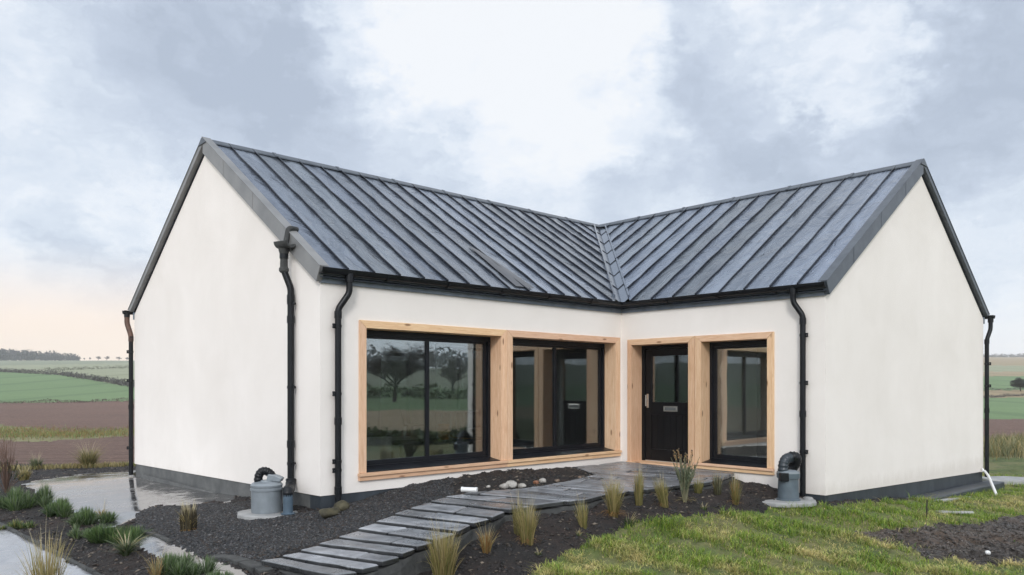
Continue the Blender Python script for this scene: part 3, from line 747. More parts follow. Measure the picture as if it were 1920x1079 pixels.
# downpipes (part) with brackets (sub-parts)
def bez(p, n=6):
    """round the corners of a polyline"""
    P = [Vector(q) for q in p]; out = [P[0]]
    for i in range(1, len(P)-1):
        a = P[i]+(P[i-1]-P[i]).normalized()*min(.05, (P[i-1]-P[i]).length*.4); c = P[i]+(P[i+1]-P[i]).normalized()*min(.05, (P[i+1]-P[i]).length*.4)
        for k in range(n+1):
            t = k/n; out.append(a*(1-t)**2+P[i]*2*t*(1-t)+c*t*t)
    out.append(P[-1]); return out
def downpipe(pts, sockets, brackets, wall_dir, side_dir, rad=.040, top=None):
    mb = MB(); mb.tube(bez(pts), rad, 16)
    x, y = pts[-1][0], pts[-1][1]
    for z in sockets: mb.tube([(x, y, z-.045), (x, y, z+.045)], rad+.007, 16)
    p0 = Vector(pts[0]); p1 = Vector(pts[1]); mb.tube([p0, p0+(p1-p0)*.45], rad+.012, 16)
    o = mb.build('downpipe', top or M['black'], house, smooth='auto')
    wd = Vector(wall_dir); sd = Vector(side_dir)
    for z in brackets:
        b = MB(); c = Vector((x, y, z))
        b.tube([c-Vector((0, 0, .016)), c+Vector((0, 0, .016))], rad+.006, 16)
        e = c+wd*.052+sd*.0
        b.tube([c, c+wd*.065], .016, 8)
        for dz in (-.018, .018):
            b.tube([c+sd*(rad)+Vector((0, 0, dz)), c+sd*(rad+.035)+Vector((0, 0, dz))], .013, 8)
        b.tube([c+sd*(rad+.026)-Vector((0, 0, .03)), c+sd*(rad+.026)+Vector((0, 0, .03))], .012, 8)
        b.build('bracket', M['black'], o, smooth='auto')
    return o
downpipe([(-5.50, -.115, 2.70), (-5.50, -.115, 2.46), (-5.63, -.065, 2.25), (-5.63, -.065, -.25)], [2.18, .86, .0], [2.04, 1.20, .36, .25], (0, 1, 0), (-1, 0, 0))
downpipe([(-.115, -3.22, 2.70), (-.115, -3.22, 2.50), (-.065, -3.34, 2.30), (-.065, -3.34, -.30)], [2.22, .9], [2.02, 1.34, .36], (1, 0, 0), (0, -1, 0))
c4 = downpipe([(-LW-.10, WID+.115, 2.70), (-LW-.10, WID+.115, 2.50), (-LW-.045, WID+.06, 2.26), (-LW-.045, WID+.06, -.40)], [2.2, .9], [1.95, 1.40, .12], (0, -1, 0), (-1, 0, 0))
MB().tube(bez([(-LW-.10, WID+.115, 2.735), (-LW-.10, WID+.115, 2.50), (-LW-.045, WID+.06, 2.26), (-LW-.045, WID+.06, 2.15)]), .047, 16).build('swan_neck', M['rustpipe'], c4, smooth='auto')
downpipe([(WID+.115, -RW-.10, 2.70), (WID+.115, -RW-.10, 2.46), (WID+.05, -RW-.05, 2.24), (WID+.05, -RW-.05, -.55)], [2.2, .8], [1.75, 1.3], (-1, 0, 0), (0, -1, 0))
# gable downpipe with a gutter stub on the verge
gb_ = .64
dp = downpipe([(-LW-.13, gb_+.06, 3.06), (-LW-.13, gb_+.06, 2.78), (-LW-.065, gb_, 2.55), (-LW-.065, gb_, .02)], [2.42, 2.15, .55], [2.36, 1.28, .30], (1, 0, 0), (0, -1, 0), .043)
hm = MB()
k = 10
prof = [(-LW-.13+.075*math.cos(math.pi*i/k), 3.13-.085*math.sin(math.pi*i/k)) for i in range(k+1)]+[(-LW-.13+.062*math.cos(math.pi*i/k), 3.13-.072*math.sin(math.pi*i/k)) for i in range(k, -1, -1)]
hm.prism([(x, gb_-.16, z-.0) for x, z in prof], (0, .36, .03))
hm.lathe((-LW-.13, gb_+.06, 2.93), [(.05, 0), (.052, .05), (.072, .13)], 16)
hm.lathe((-LW-.13, gb_+.06, 2.75), [(.045, 0), (.062, .02), (.062, .055), (.05, .07), (.046, .2)], 16)
hm.tube(bez([(-LW+.07, gb_+.10, roof_z(gb_+.10)+.045), (-LW-.07, gb_+.05, roof_z(gb_+.05)+.07), (-LW-.13, gb_+.02, 3.10)]), .036, 12)
hm.tube([(-LW-.08, gb_-.06, 3.05), (-LW-.02, gb_-.06, 3.05)], .03, 10)
hm.build('gutter_stub', M['riser'], dp, smooth='auto', recalc=True)

# windows ------------------------------------------------------------
def mapper(plane):
    # (u along, z, depth inwards) -> local
    if plane == 'b': return lambda u, z, d: (u, d, z)
    return lambda u, z, d: (d, -u, z)               # u is distance from the inner corner
def btone():
    t = random.uniform(.86, 1.10); return (t, t*random.uniform(.96, 1.03), t*random.uniform(.92, 1.06))
def mbox(mb, f, u0, u1, z0, z1, d0, d1, along='u'):
    c = [f(u, z, d) for z in (z0, z1) for (u, d) in ((u0, d0), (u1, d0), (u1, d1), (u0, d1))]
    o = random.random()*40
    gr = []
    for z in (z0, z1):
        for (u, d) in ((u0, d0), (u1, d0), (u1, d1), (u0, d1)):
            gr.append((u+o, z+o*.3, d+o*.7) if along == 'u' else (z+o, u+o*.3, d+o*.7))
    mb.add(c, [(0, 3, 2, 1), (4, 5, 6, 7), (0, 1, 5, 4), (1, 2, 6, 5), (2, 3, 7, 6), (3, 0, 4, 7)], btone(), gr)
def mpoly(mb, f, pts, d0, d1, along='u'):
    o = random.random()*40; n = len(pts)
    vs = [f(u, z, d) for d in (d0, d1) for u, z in pts]
    gr = [((u+o, z+o*.3, d+o*.7) if along == 'u' else (z+o, u+o*.3, d+o*.7)) for d in (d0, d1) for u, z in pts]
    mb.add(vs, [tuple(range(n-1, -1, -1)), tuple(range(n, 2*n))]+[(i, (i+1) % n, n+(i+1) % n, n+i) for i in range(n)], btone(), gr)
def surround(f, par, u0, u1, z0, z1, i0, i1, j0, j1, sill=True, d1=.25):
    """mitred timber lining: outer u0..u1 z0..z1, opening i0..i1 j0..j1"""
    mb = MB(); g = .0015; d0 = -.022
    mpoly(mb, f, [(u0, z0 if not sill else j0), (i0-g, j0), (i0-g, j1), (u0, z1)], d0, d1, 'z')
    mpoly(mb, f, [(i1+g, j0), (u1, z0 if not sill else j0), (u1, z1), (i1+g, j1)], d0, d1, 'z')
    mpoly(mb, f, [(u0+g, z1), (i0, j1+g), (i1, j1+g), (u1-g, z1)], d0-.001, d1, 'u')
    o = mb.build('surround', M['wood'], par, bevel=.003, recalc=True)
    sb = MB()
    if sill:
        mbox(sb, f, u0-.015, u1+.004, (z0+j0)/2+.008, j0-.002, -.055, .19, 'u'); mbox(sb, f, u0-.008, u1, z0, (z0+j0)/2+.004, -.034, .12, 'u')
    else:
        mbox(sb, f, u0-.01, u1, z0, j0-.002, -.05, d1, 'u')
    sb.build('sill', M['wood'], par, bevel=.004, recalc=True)
    return o
def window(f, u0, u1, z0, z1, i0, i1, j0, j1, panes, slope_sill=True):
    mb = MB(); dA, dB = .225, .30
    fr = .05
    # outer frame
    mbox(mb, f, i0, i0+fr, j0, j1, dA, dB); mbox(mb, f, i1-fr, i1, j0, j1, dA, dB)
    mbox(mb, f, i0+fr, i1-fr, j1-.075, j1, dA+.002, dB); mbox(mb, f, i0+fr, i1-fr, j0, j0+.06, dA+.002, dB)
    # sloped metal cill
    mpoly3 = [(dA-.04, j0+.035), (dA+.003, j0+.045), (dA+.003, j0-.02), (-.03+.035, j0-.0), (-.03+.035, j0+.008)]
    vs = [f(u, z, d) for u in (i0+.002, i1-.002) for d, z in mpoly3]; n = 5
    mb.add(vs, [tuple(range(n)), tuple(range(2*n-1, n-1, -1))]+[(i, n+i, n+(i+1) % n, (i+1) % n) for i in range(n)])
    o = mb.build('window', M['frame'], house, bevel=.003, recalc=True)
    for k, (p0, p1, dd) in enumerate(panes):
        sm_ = MB(); s = .058; a0, a1 = dA+.012+dd, dA+.055+dd
        zb, zt = j0+.062, j1-.077
        mbox(sm_, f, p0, p0+s, zb, zt, a0, a1); mbox(sm_, f, p1-s, p1, zb, zt, a0, a1)
        mbox(sm_, f, p0+s, p1-s, zb, zb+.065, a0+.001, a1); mbox(sm_, f, p0+s, p1-s, zt-.035, zt, a0+.001, a1)
        so = sm_.build('sash', M['frame'], o, bevel=.003, recalc=True)
        bd = MB()                                     # bright spacer bead inside the glass edge
        gb0, gb1, gz0, gz1_ = p0+s, p1-s, zb+.065, zt-.035; w_ = .008; m_ = (a0+a1)/2+.006
        mbox(bd, f, gb0, gb0+w_, gz0, gz1_, m_, m_+.012); mbox(bd, f, gb1-w_, gb1, gz0, gz1_, m_, m_+.012)
        mbox(bd, f, gb0+w_, gb1-w_, gz0, gz0+w_, m_, m_+.012); mbox(bd, f, gb0+w_, gb1-w_, gz1_-w_, gz1_, m_, m_+.012)
        bd.build('spacer_bar', M['steel'], o, recalc=True)
        gp = MB(); mbox(gp, f, p0+s-.005, p1-s+.005, zb+.06, zt-.03, (a0+a1)/2-.004, (a0+a1)/2+.004)
        gp.build('pane', M['glass'], o, recalc=True)
    surround(f, o, u0, u1, z0, z1, i0, i1, j0, j1)
    return o
fL = mapper('b'); fR = mapper('a')
window(fL, TA(.544), TA(3.102), .08, 2.14, TA(.65), TA(2.99), .18, 2.04, [(TA(.70), TA(1.845), .0), (TA(1.79), TA(2.94), -.011+.028)])
window(fL, TA(3.108), TA(5.787), .08, 2.14, TA(3.222), TA(5.66), .18, 2.04, [(TA(3.272), TA(4.45), .0), (TA(4.40), TA(5.61), -.011+.028)])
window(fR, 1.516, 2.872, -.02, 2.10, 1.63, 2.762, .075, 2.0, [(1.68, 2.712, .01)])
def rear_window(u0, u1, z0, z1, bars):
    f = lambda u, z, d: (u, WID-d, z)
    mb = MB(); w = .07
    mbox(mb, f, u0, u0+w, z0, z1, .10, .17); mbox(mb, f, u1-w, u1, z0, z1, .10, .17); mbox(mb, f, u0+w, u1-w, z1-w, z1, .101, .17); mbox(mb, f, u0+w, u1-w, z0, z0+w, .101, .17)
    for b_ in bars: mbox(mb, f, b_-.03, b_+.03, z0+w, z1-w, .102, .168)
    o = mb.build('window', M['frame'], house, recalc=True, bevel=.003)
    g_ = MB(); mbox(g_, f, u0+w-.005, u1-w+.005, z0+w-.005, z1-w+.005, .13, .138); g_.build('pane', M['glass'], o, recalc=True)
rear_window(*REAR[0], []); rear_window(*REAR[1], [2.0]); rear_window(*REAR[2], [])
# front door
f = fR; i0, i1, j0, j1 = .235, 1.385, 0.0, 2.0
dm = MB(); dA = .29
mbox(dm, f, i0, i0+.06, j0, j1, dA-.02, dA+.06); mbox(dm, f, i1-.06, i1, j0, j1, dA-.02, dA+.06); mbox(dm, f, i0+.06, i1-.06, j1-.06, j1, dA-.018, dA+.06)
L0, L1 = i0+.066, i1-.066; zt = j1-.066; zb = j0+.012; st = .13
mbox(dm, f, L0, L0+st, zb, zt, dA, dA+.045); mbox(dm, f, L1-st, L1, zb, zt, dA, dA+.045)
mbox(dm, f, L0+st, L1-st, zt-.12, zt, dA+.001, dA+.045); mbox(dm, f, L0+st, L1-st, zb, zb+.20, dA+.001, dA+.045); mbox(dm, f, L0+st, L1-st, .80, 1.02, dA+.001, dA+.045)
nb = 6; bw = (L1-L0-2*st)/nb
for k in range(nb): mbox(dm, f, L0+st+k*bw+.004, L0+st+(k+1)*bw-.004, zb+.2, .80, dA+.014, dA+.04)
mbox(dm, f, L0+st, L1-st, zb+.2, .80, dA+.022, dA+.036)
door = dm.build('door', M['door'], house, bevel=.004, recalc=True)
gp = MB(); mbox(gp, f, L0+st-.005, L1-st+.005, 1.015, zt-.115, dA+.02, dA+.028); gp.build('pane', M['glass'], door, recalc=True)
hb = MB(); mbox(hb, f, L0+.035, L0+.075, .92, 1.16, dA-.012, dA-.001)
hb.tube([f(L0+.055, 1.06, dA-.01), f(L0+.055, 1.06, dA-.055), f(L0+.055, 1.06, dA-.06)], .011, 10)
hb.tube([f(L0+.055, .95, dA-.06), f(L0+.055, 1.14, dA-.06)], .012, 10); hb.build('handle', M['steel'], door, bevel=.003, recalc=True)
lb = MB(); lc = (L0+L1)/2+.02; mbox(lb, f, lc-.14, lc+.14, .865, .955, dA-.012, dA-.0); lb.build('letterbox', M['steel'], door, bevel=.004, recalc=True)
lf = MB(); mbox(lf, f, lc-.11, lc+.11, .888, .932, dA-.018, dA-.0125); lf.build('letterbox_flap', M['cabinet'], door, bevel=.004, recalc=True)
surround(f, door, .148, 1.508, -.055, 2.10, .235, 1.385, 0.0, 2.0, sill=False, d1=.292)

# inside the house
MB().box(-LW+.3, WID-.3, .3, WID-.3, -.2, .05).box(.3, WID-.3, -RW+.3, .3, -.2, .05).build('interior_floor', M['intfloor'], house)
MB().box(-LW+.3, WID-.3, .3, WID-.3, 2.45, 2.5).box(.3, WID-.3, -RW+.3, .3, 2.45, 2.5).build('ceiling', M['interior'], house)
for bx in ((-LW+.3, -LW+.31, .3, WID-.3), (-.62, -.5, .9, 2.5), (-.5, 2.6, 2.5, 2.62), (2.6, 2.72, -RW+.3, -.4), (.3, 1.9, -1.52, -1.44)):
    MB().box(*bx, .05, 2.45).build('interior_wall', M['interior'], house)
MB().box(-.66, -.621, 1.4, 2.3, .05, 2.1).build('interior_door', M['cabinet'], house, bevel=.004)
MB().box(-.70, -.66, 2.15, 2.19, .98, 1.02).box(-.70, -.69, 2.02, 2.20, .985, 1.015).build('interior_handle', M['steel'], house)
def lw(a, b, z): return W(a, b, z)
def furniture():
    t = empty('dining_table', W(-.50, 4.05, .05), ANG+.2, 'white round dining table seen through the left patio window', 'table')
    MB().lathe((0, 0, .71), [(.52, 0), (.55, .01), (.55, .03), (.52, .04)], 32).build('tabletop', M['tabletop'], t, smooth='auto')
    for k in range(4):
        an = k*math.pi/2+.5; MB().tube([(.22*math.cos(an), .22*math.sin(an), .71), (.40*math.cos(an), .40*math.sin(an), 0)], [.025, .016], 8).build('leg', M['tabletop'], t, smooth='auto')
    for i, (an, lab) in enumerate(((2.6, 'dark shell dining chair left of the white table'), (-.6, 'dark shell dining chair right of the white table'))):
        x, y = W(-.50+math.cos(an)*.85, 4.05+math.sin(an)*.85)[:2]
        c = empty('dining_chair', (x, y, .05), ANG+an, lab, 'chair', 'chairs at the dining table')
        MB().box(-.2, .2, -.2, .2, .43, .46).build('seat', M['chairdark'], c, bevel=.012)
        MB().prism([(.18, -.2, .46), (.2, -.2, .46), (.27, -.19, .82), (.25, -.19, .82)], (0, .4, 0)).build('backrest', M['chairdark'], c, bevel=.006)
        for sx in (-1, 1):
            for sy in (-1, 1): MB().tube([(sx*.15, sy*.15, .44), (sx*.2, sy*.2, 0)], [.018, .012], 8).build('leg', M['tabletop'], c)
    s = empty('low_bench', W(-2.45, 1.9, .05), ANG, 'low grey bench carrying the orange pot inside', 'bench')
    MB().box(-1.1, .9, -.25, .25, .30, .34).build('top', M['cabinet'], s, bevel=.005)
    for sx in (-1.0, .8):
        for sy in (-.2, .2): MB().box(sx-.02, sx+.02, sy-.02, sy+.02, 0, .30).build('leg', M['cabinet'], s)
    p = MB().lathe((0, 0, 0), [(.075, 0), (.10, .06), (.115, .14), (.105, .20), (.085, .225), (.10, .25), (.10, .262), (.085, .262), (.08, .23)], 28)
    o = p.build('pot', M['terracotta'], None, smooth='auto'); o.location = W(-2.55, 1.75, .392); tag(o, 'orange glazed pot on the bench behind glass', 'pot')
    cl = MB(); r = random.Random(3); vs, fs = [], []
    for i in range(9):
        for j in range(5): vs.append((i*.055, (j-2)*.035, .004+.07*math.exp(-i*.55)*(1+.3*math.sin(j*2))+.006*math.sin(i*2+j)))
    for i in range(8):
        for j in range(4): q = i*5+j; fs.append((q, q+5, q+6, q+1))
    cl.add(vs, fs); o = cl.build('cloth', simple('ochre_cloth', (.62, .36, .10), .9, 0, .2, 10), None, smooth=True); o.location = W(-2.45, 1.75, .395); o.rotation_euler = (0, 0, ANG-.3)
    m = o.modifiers.new('thick', 'SOLIDIFY'); m.thickness = .006; tag(o, 'crumpled ochre cloth lying beside the orange pot', 'cloth')
    k = empty('sideboard', W(-4.6, 1.3, .05), ANG, 'low pale sideboard inside the left patio window', 'sideboard')
    MB().box(-.55, .55, -.22, .22, .05, .50).build('carcass', M['interior'], k, bevel=.005); MB().box(-.58, .58, -.24, .24, .50, .53).build('top', M['cabinet'], k, bevel=.004)
furniture()

# ------------------------------------------------------------------ path of slate slabs
Lp = [(486,1053,-.36),(527,1043,-.325),(561,1032,-.29),(595,1020,-.255),(631,1007,-.225),(672,992,-.195),(705,978,-.165),(737,964,-.14),(766,953,-.115),(805,940,-.09),(835,931,-.07),(868,926,-.055),(933,921,-.045),(1012,913,-.035),(1116,891,-.03)]
Rp = [(622,1082,-.38),(677,1071,-.35),(716,1057,-.315),(752,1042,-.28),(780,1028,-.25),(816,1016,-.22),(857,1000,-.19),(886,984,-.165),(920,973,-.14),(949,959,-.115),(1000,951,-.10),(1067,941,-.085),(1095,938,-.075),(1133,929,-.065),(1191,922,-.06),(1267,912,-.055),(1332,905,-.05)]
def px(u, v, z): Y = (EYE-z)*F/(v-VH); return Vector(((u-U0)/F*Y, Y, z))
LP = [px(*p) for p in Lp]; RP = [px(*p) for p in Rp]
path = empty('path', (0, 0, 0)); path['kind'] = 'structure'
def slab(poly, name='slab', th_=.05, seed=0, tone=None):
    r = random.Random(seed); tone = tone or r.uniform(.6, 1.4)
    cen = sum(poly, Vector())/len(poly)
    # roughen the outline
    pts = []
    n = len(poly)
    for i in range(n):
        a, b_ = poly[i], poly[(i+1) % n]; L = (b_-a).length; k = max(1, int(L/.16))
        for j in range(k):
            t = j/k; p = a.lerp(b_, t); m = .012 if L > .3 else .006
            pts.append(p+Vector((r.uniform(-m, m), r.uniform(-m, m), 0)))
    tilt = Vector((r.uniform(-.008, .008), r.uniform(-.008, .008), 0))
    n = len(pts); mb = MB()
    top = [p+Vector((0, 0, (p-cen).dot(tilt))) for p in pts]
    ins = [cen+(p-cen)*(1-.022/max((p-cen).length, .05)) for p in top]
    vs = [p+Vector((0, 0, .000)) for p in ins]+[p-Vector((0, 0, .010)) for p in top]+[p-Vector((0, 0, th_)) for p in top]
    fs = [tuple(range(n))]+[(i, n+i, n+(i+1) % n, (i+1) % n) for i in range(n)]+[(n+i, 2*n+i, 2*n+(i+1) % n, n+(i+1) % n) for i in range(n)]+[tuple(range(3*n-1, 2*n-1, -1))]
    cl = [(tone, tone, tone*1.03)]*n+[(tone*.75,)*3]*n+[(.10, .10, .105)]*n  # slab sides darkened: the shade along the edges is put into the colour
    k2 = len(ins)
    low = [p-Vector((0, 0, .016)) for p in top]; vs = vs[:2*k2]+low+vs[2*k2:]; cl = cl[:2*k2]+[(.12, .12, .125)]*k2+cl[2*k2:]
    fs = [tuple(range(n))]+[(q*n+i, (q+1)*n+i, (q+1)*n+(i+1) % n, q*n+(i+1) % n) for q in range(3) for i in range(n)]+[tuple(range(4*n-1, 3*n-1, -1))]
    mb.add(vs, fs, cl)
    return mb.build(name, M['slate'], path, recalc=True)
nsl = 11
for k in range(nsl):                                 # the stepped slabs
    a0, a1 = LP[k], LP[k+1] if k+1 < len(LP) else LP[-1]
    b0, b1 = RP[k], RP[k+1]
    g0, g1 = .05+.05*random.random(), .86+.06*random.random()
    A, B_, C_, D_ = a0.lerp(a1, g0), b0.lerp(b1, g0), b0.lerp(b1, g1), a0.lerp(a1, g1)
    up = Vector((0, 0, .012))
    r = random.Random(k+50)
    zf = (a0.z+b0.z)/2+.004
    for p in (A, B_, C_, D_): p.z = p.z*.35+zf*.65+.012
    if k in (2, 4, 5, 7, 8, 10) :
        t = r.uniform(.35, .7); m1, m2 = A.lerp(B_, t), D_.lerp(C_, t+r.uniform(-.05, .05))
        e = (B_-A).normalized()*.006
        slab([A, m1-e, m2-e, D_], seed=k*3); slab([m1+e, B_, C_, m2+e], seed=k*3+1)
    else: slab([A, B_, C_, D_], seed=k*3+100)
# the terrace in front of the door: crazy courses between the left edge, the wall line and the right edge
edgeL = LP[11:]+[px(1080, 877, -.02), Vector(W(-1.4, -.06, -.02)), Vector(W(-.06, -.06, -.015)), Vector(W(-.06, -1.1, -.015)), Vector(W(-.06, -2.2, -.03))]
edgeR = RP[11:]+[px(1335, 897, -.045)]
def walk(poly, t):
    ln = [(poly[i+1]-poly[i]).length for i in range(len(poly)-1)]; s = sum(ln)*t
    for i, l in enumerate(ln):
        if s <= l or i == len(ln)-1: return poly[i].lerp(poly[i+1], min(1, s/max(l, 1e-6)))
        s -= l
terr = LP[11:15]+[px(1080, 877, -.025), Vector(W(-1.35, -.065, -.025)), Vector(W(-.065, -.065, -.02)), Vector(W(-.065, -2.25, -.04)), RP[16], RP[15], RP[14], RP[13], RP[12], RP[11]]
tp = np.array([(p.x, p.y) for p in terr])
def terr_z(x, y):
    d = [(math.hypot(p.x-x, p.y-y)+1e-3, p.z) for p in terr]; w_ = [(1/dd**2, z) for dd, z in d]
    return sum(a_*z for a_, z in w_)/sum(a_ for a_, _ in w_)
def clip_poly(poly, a, b_):
    """keep the side left of a->b"""
    out = []; n = len(poly)
    for i in range(n):
        p, q = poly[i], poly[(i+1) % n]
        sp = (b_[0]-a[0])*(p[1]-a[1])-(b_[1]-a[1])*(p[0]-a[0]); sq = (b_[0]-a[0])*(q[1]-a[1])-(b_[1]-a[1])*(q[0]-a[0])
        if sp >= 0: out.append(p)
        if sp*sq < 0: t = sp/(sp-sq); out.append((p[0]+(q[0]-p[0])*t, p[1]+(q[1]-p[1])*t))
    return out
# strips across the terrace: parallel courses that fan from the path direction to the door
d0 = np.array((LP[11].x-RP[11].x, LP[11].y-RP[11].y)); d0 /= np.linalg.norm(d0)
crs = []
cc = np.array(tp.mean(0)); ang0 = math.atan2(d0[1], d0[0])
def half(poly, p, n_, keep):
    t = (-n_[1], n_[0]); a = (p[0], p[1]); b_ = (p[0]+t[0]*keep, p[1]+t[1]*keep)
    return clip_poly(poly, a, b_)
nv = np.array((math.cos(R(62)), math.sin(R(62))))    # course spacing direction
pr = tp @ nv; lo, hi = pr.min(), pr.max(); s = lo; kk = 0; rr = random.Random(5)
tv = np.array((-nv[1], nv[0])); pt = tp @ tv
poly0 = [tuple(p) for p in tp]
if sum(poly0[i][0]*poly0[(i+1) % len(poly0)][1]-poly0[(i+1) % len(poly0)][0]*poly0[i][1] for i in range(len(poly0))) < 0: poly0 = poly0[::-1]
def conv_clip(s0, s1, t0, t1):
    """courses clipped to the (not convex) terrace: clip the cell by sampling"""
    cell = [s0*nv+t0*tv, s1*nv+t0*tv, s1*nv+t1*tv, s0*nv+t1*tv]
    if sum(cell[i][0]*cell[(i+1) % 4][1]-cell[(i+1) % 4][0]*cell[i][1] for i in range(4)) < 0: cell = cell[::-1]
    # clip terrace polygon by convex cell
    p = poly0
    for i in range(4):
        p = clip_poly(p, cell[i], cell[(i+1) % 4])
        if len(p) < 3: return None
    return p
nslab = 0
while s < hi:
    w_ = rr.uniform(.20, .31); t = pt.min()-rr.uniform(0, .6)
    while t < pt.max():
        l = rr.uniform(.7, 1.5)
        p = conv_clip(s+.010, s+w_-.010, t+.007, t+l-.007)
        if p and len(p) >= 3:
            ar = abs(sum(p[i][0]*p[(i+1) % len(p)][1]-p[(i+1) % len(p)][0]*p[i][1] for i in range(len(p)))/2)
            q = []
            for x in p:
                if not q or math.hypot(q[-1][0]-x[0], q[-1][1]-x[1]) > .012: q.append(x)
            if ar > .012 and len(q) >= 3 and nslab < 78:
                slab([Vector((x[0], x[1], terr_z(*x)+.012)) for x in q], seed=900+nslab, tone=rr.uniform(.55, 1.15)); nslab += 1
        t += l
    s += w_; kk += 1
# base under the slabs: rough stone riser along the right edge
base = MB()
outl = LP[:15]+[px(1080, 877, -.025), Vector(W(-1.35, -.066, -.025)), Vector(W(-.066, -.066, -.02)), Vector(W(-.066, -2.25, -.04))]+RP[::-1]
vs = []
rr = random.Random(8)
n = len(outl)
for j, (dz, sh) in enumerate(((-.055, 0), (-.13, .015), (-.32, .03))):
    for i, p in enumerate(outl):
        vs.append((p.x+rr.uniform(-.012, .012), p.y+rr.uniform(-.012, .012)-(sh if i >= n-len(RP) else 0), p.z+dz))
fs = [tuple(range(n))]
for j in range(2):
    for i in range(n): fs.append((j*n+i, (j+1)*n+i, (j+1)*n+(i+1) % n, j*n+(i+1) % n))
base.add(vs, fs); base.build('path_base', M['riser'], path, recalc=True)

# ------------------------------------------------------------------ drains, tanks and small things
def corr(path, r, n=40, rib=.05):
    P = [Vector(p) for p in path]
    def bz(t):
        m = len(P)-1; out = Vector((0, 0, 0))
        for i, p in enumerate(P): out += p*math.comb(m, i)*(t**i)*((1-t)**(m-i))
        return out
    pts = [bz(i/n) for i in range(n+1)]; rd = [r*(1.0+rib*(1 if (i//2) % 2 else -1)) for i in range(n+1)]
    return pts, rd
def pad(name, label, pts, z, th_=.06, mat=None):
    mb = MB(); r = random.Random(len(pts)); P = [Vector((p[0], p[1], z)) for p in pts]
    mb.prism([p-Vector((0, 0, th_)) for p in P], (0, 0, th_)); o = mb.build(name, mat or M['conc'], None, bevel=.012, recalc=True)
    return tag(o, label, 'concrete pad')
def circle_px(c, rx, ry, n=22, seed=0):
    r = random.Random(seed); return [(c[0]+math.cos(i/n*6.283)*rx*r.uniform(.92, 1.06), c[1]+math.sin(i/n*6.283)*ry*r.uniform(.92, 1.06)) for i in range(n)]
# left tank
T1 = hit(500, 963); z1 = T1[2]+.02
pad('concrete_pad', 'rounded concrete pad under the grey tank at the left corner', [(T1[0]+x, T1[1]+y) for x, y in circle_px((.08, .02), .44, .36, seed=3)], z1)
r1 = .185
tk = empty('drain_tank', (T1[0], T1[1], z1), 0, 'pale grey lidded drain tank with black elbow at the left house corner', 'drain tank')
MB().lathe((0, 0, 0), [(r1*.97, 0), (r1*1.0, .02), (r1, .27), (r1*1.06, .275), (r1*1.06, .30), (r1*1.0, .305), (r1, .325)], 36).build('tank', M['ptank'], tk, smooth='auto')
MB().lathe((0, 0, .32), [(r1*1.04, 0), (r1*1.05, .02), (r1*.92, .045), (r1*.4, .062), (r1*.38, .075), (.01, .076)], 36).build('lid', M['ptank'], tk, smooth='auto')
MB().prism([(.0, -.03, .39), (.17, -.03, .37), (.2, -.03, .42), (.12, -.03, .455), (.02, -.03, .47)], (0, .12, 0)).build('lid_flap', M['ptank'], tk, bevel=.012, recalc=True)
p_, rd = corr([(-.11, .02, .37), (-.12, .02, .56), (.02, .05, .52), (.05, .08, .42)], .052)
MB().tube(p_, rd, 14).build('elbow_pipe', M['black'], tk, smooth=True)
# blue-grey gully with black elbow into the gable downpipe
G1 = hit(540, 965); zg = z1+.002
gl = empty('drain_gully', (G1[0], G1[1], zg), 0, 'blue grey gully pipe with black elbow beside the pale tank', 'gully pipe')
MB().lathe((0, 0, 0), [(.085, 0), (.088, .012), (.06, .02), (.058, .27)], 24).build('pipe', M['ppipe'], gl, smooth='auto')
top = Vector(W(-LW-.065, gb_, .08))-Vector((G1[0], G1[1], zg))
pts, rd = corr([(0, 0, .22), (0, -.005, .40), (top.x*.3, top.y*.3, top.z-.16), (top.x, top.y, top.z-.12), (top.x, top.y, top.z+.03)], .062, 44)
MB().tube(pts, rd, 16).build('elbow_pipe', M['black'], gl, smooth=True)
# right tank
T2 = hit(1478, 940); z2 = T2[2]+.02
pad('concrete_pad', 'rounded concrete pad under the slate grey tank at the right corner', [(T2[0]+x, T2[1]+y) for x, y in circle_px((-.08, .0), .46, .34, seed=5)], z2)
r2 = .145
tk = empty('drain_tank', (T2[0], T2[1], z2), 0, 'slate grey drain tank with ribbed black hose at the right corner', 'drain tank')
MB().lathe((0, 0, 0), [(r2*1.12, 0), (r2*1.12, .012), (r2*.98, .02), (r2*.93, .30), (r2*1.05, .305), (r2*1.08, .37), (r2*1.0, .375)], 36).build('tank', M['ptank_dark'], tk, smooth='auto')
MB().lathe((0, 0, .372), [(r2*1.06, 0), (r2*1.05, .02), (r2*.7, .04), (.01, .045)], 36).build('lid', M['ptank'], tk, smooth='auto')
MB().box(-.155, -.04, -.15, -.06, .27, .385).build('latch', M['black'], tk, bevel=.01)
p_, rd = corr([(-.075, -.02, .38), (-.10, -.02, .60), (.04, .06, .60), (.13, .10, .56)], .068)
MB().tube(p_, rd, 16).build('hose', M['hose'], tk, smooth=True)
p_, rd = corr([(.05, .08, .585), (.16, .02, .62), (.18, .16, .50), (.10, .20, .40)], .075)
MB().tube(p_, rd, 16).build('hose_end', M['black'], tk, smooth=True)
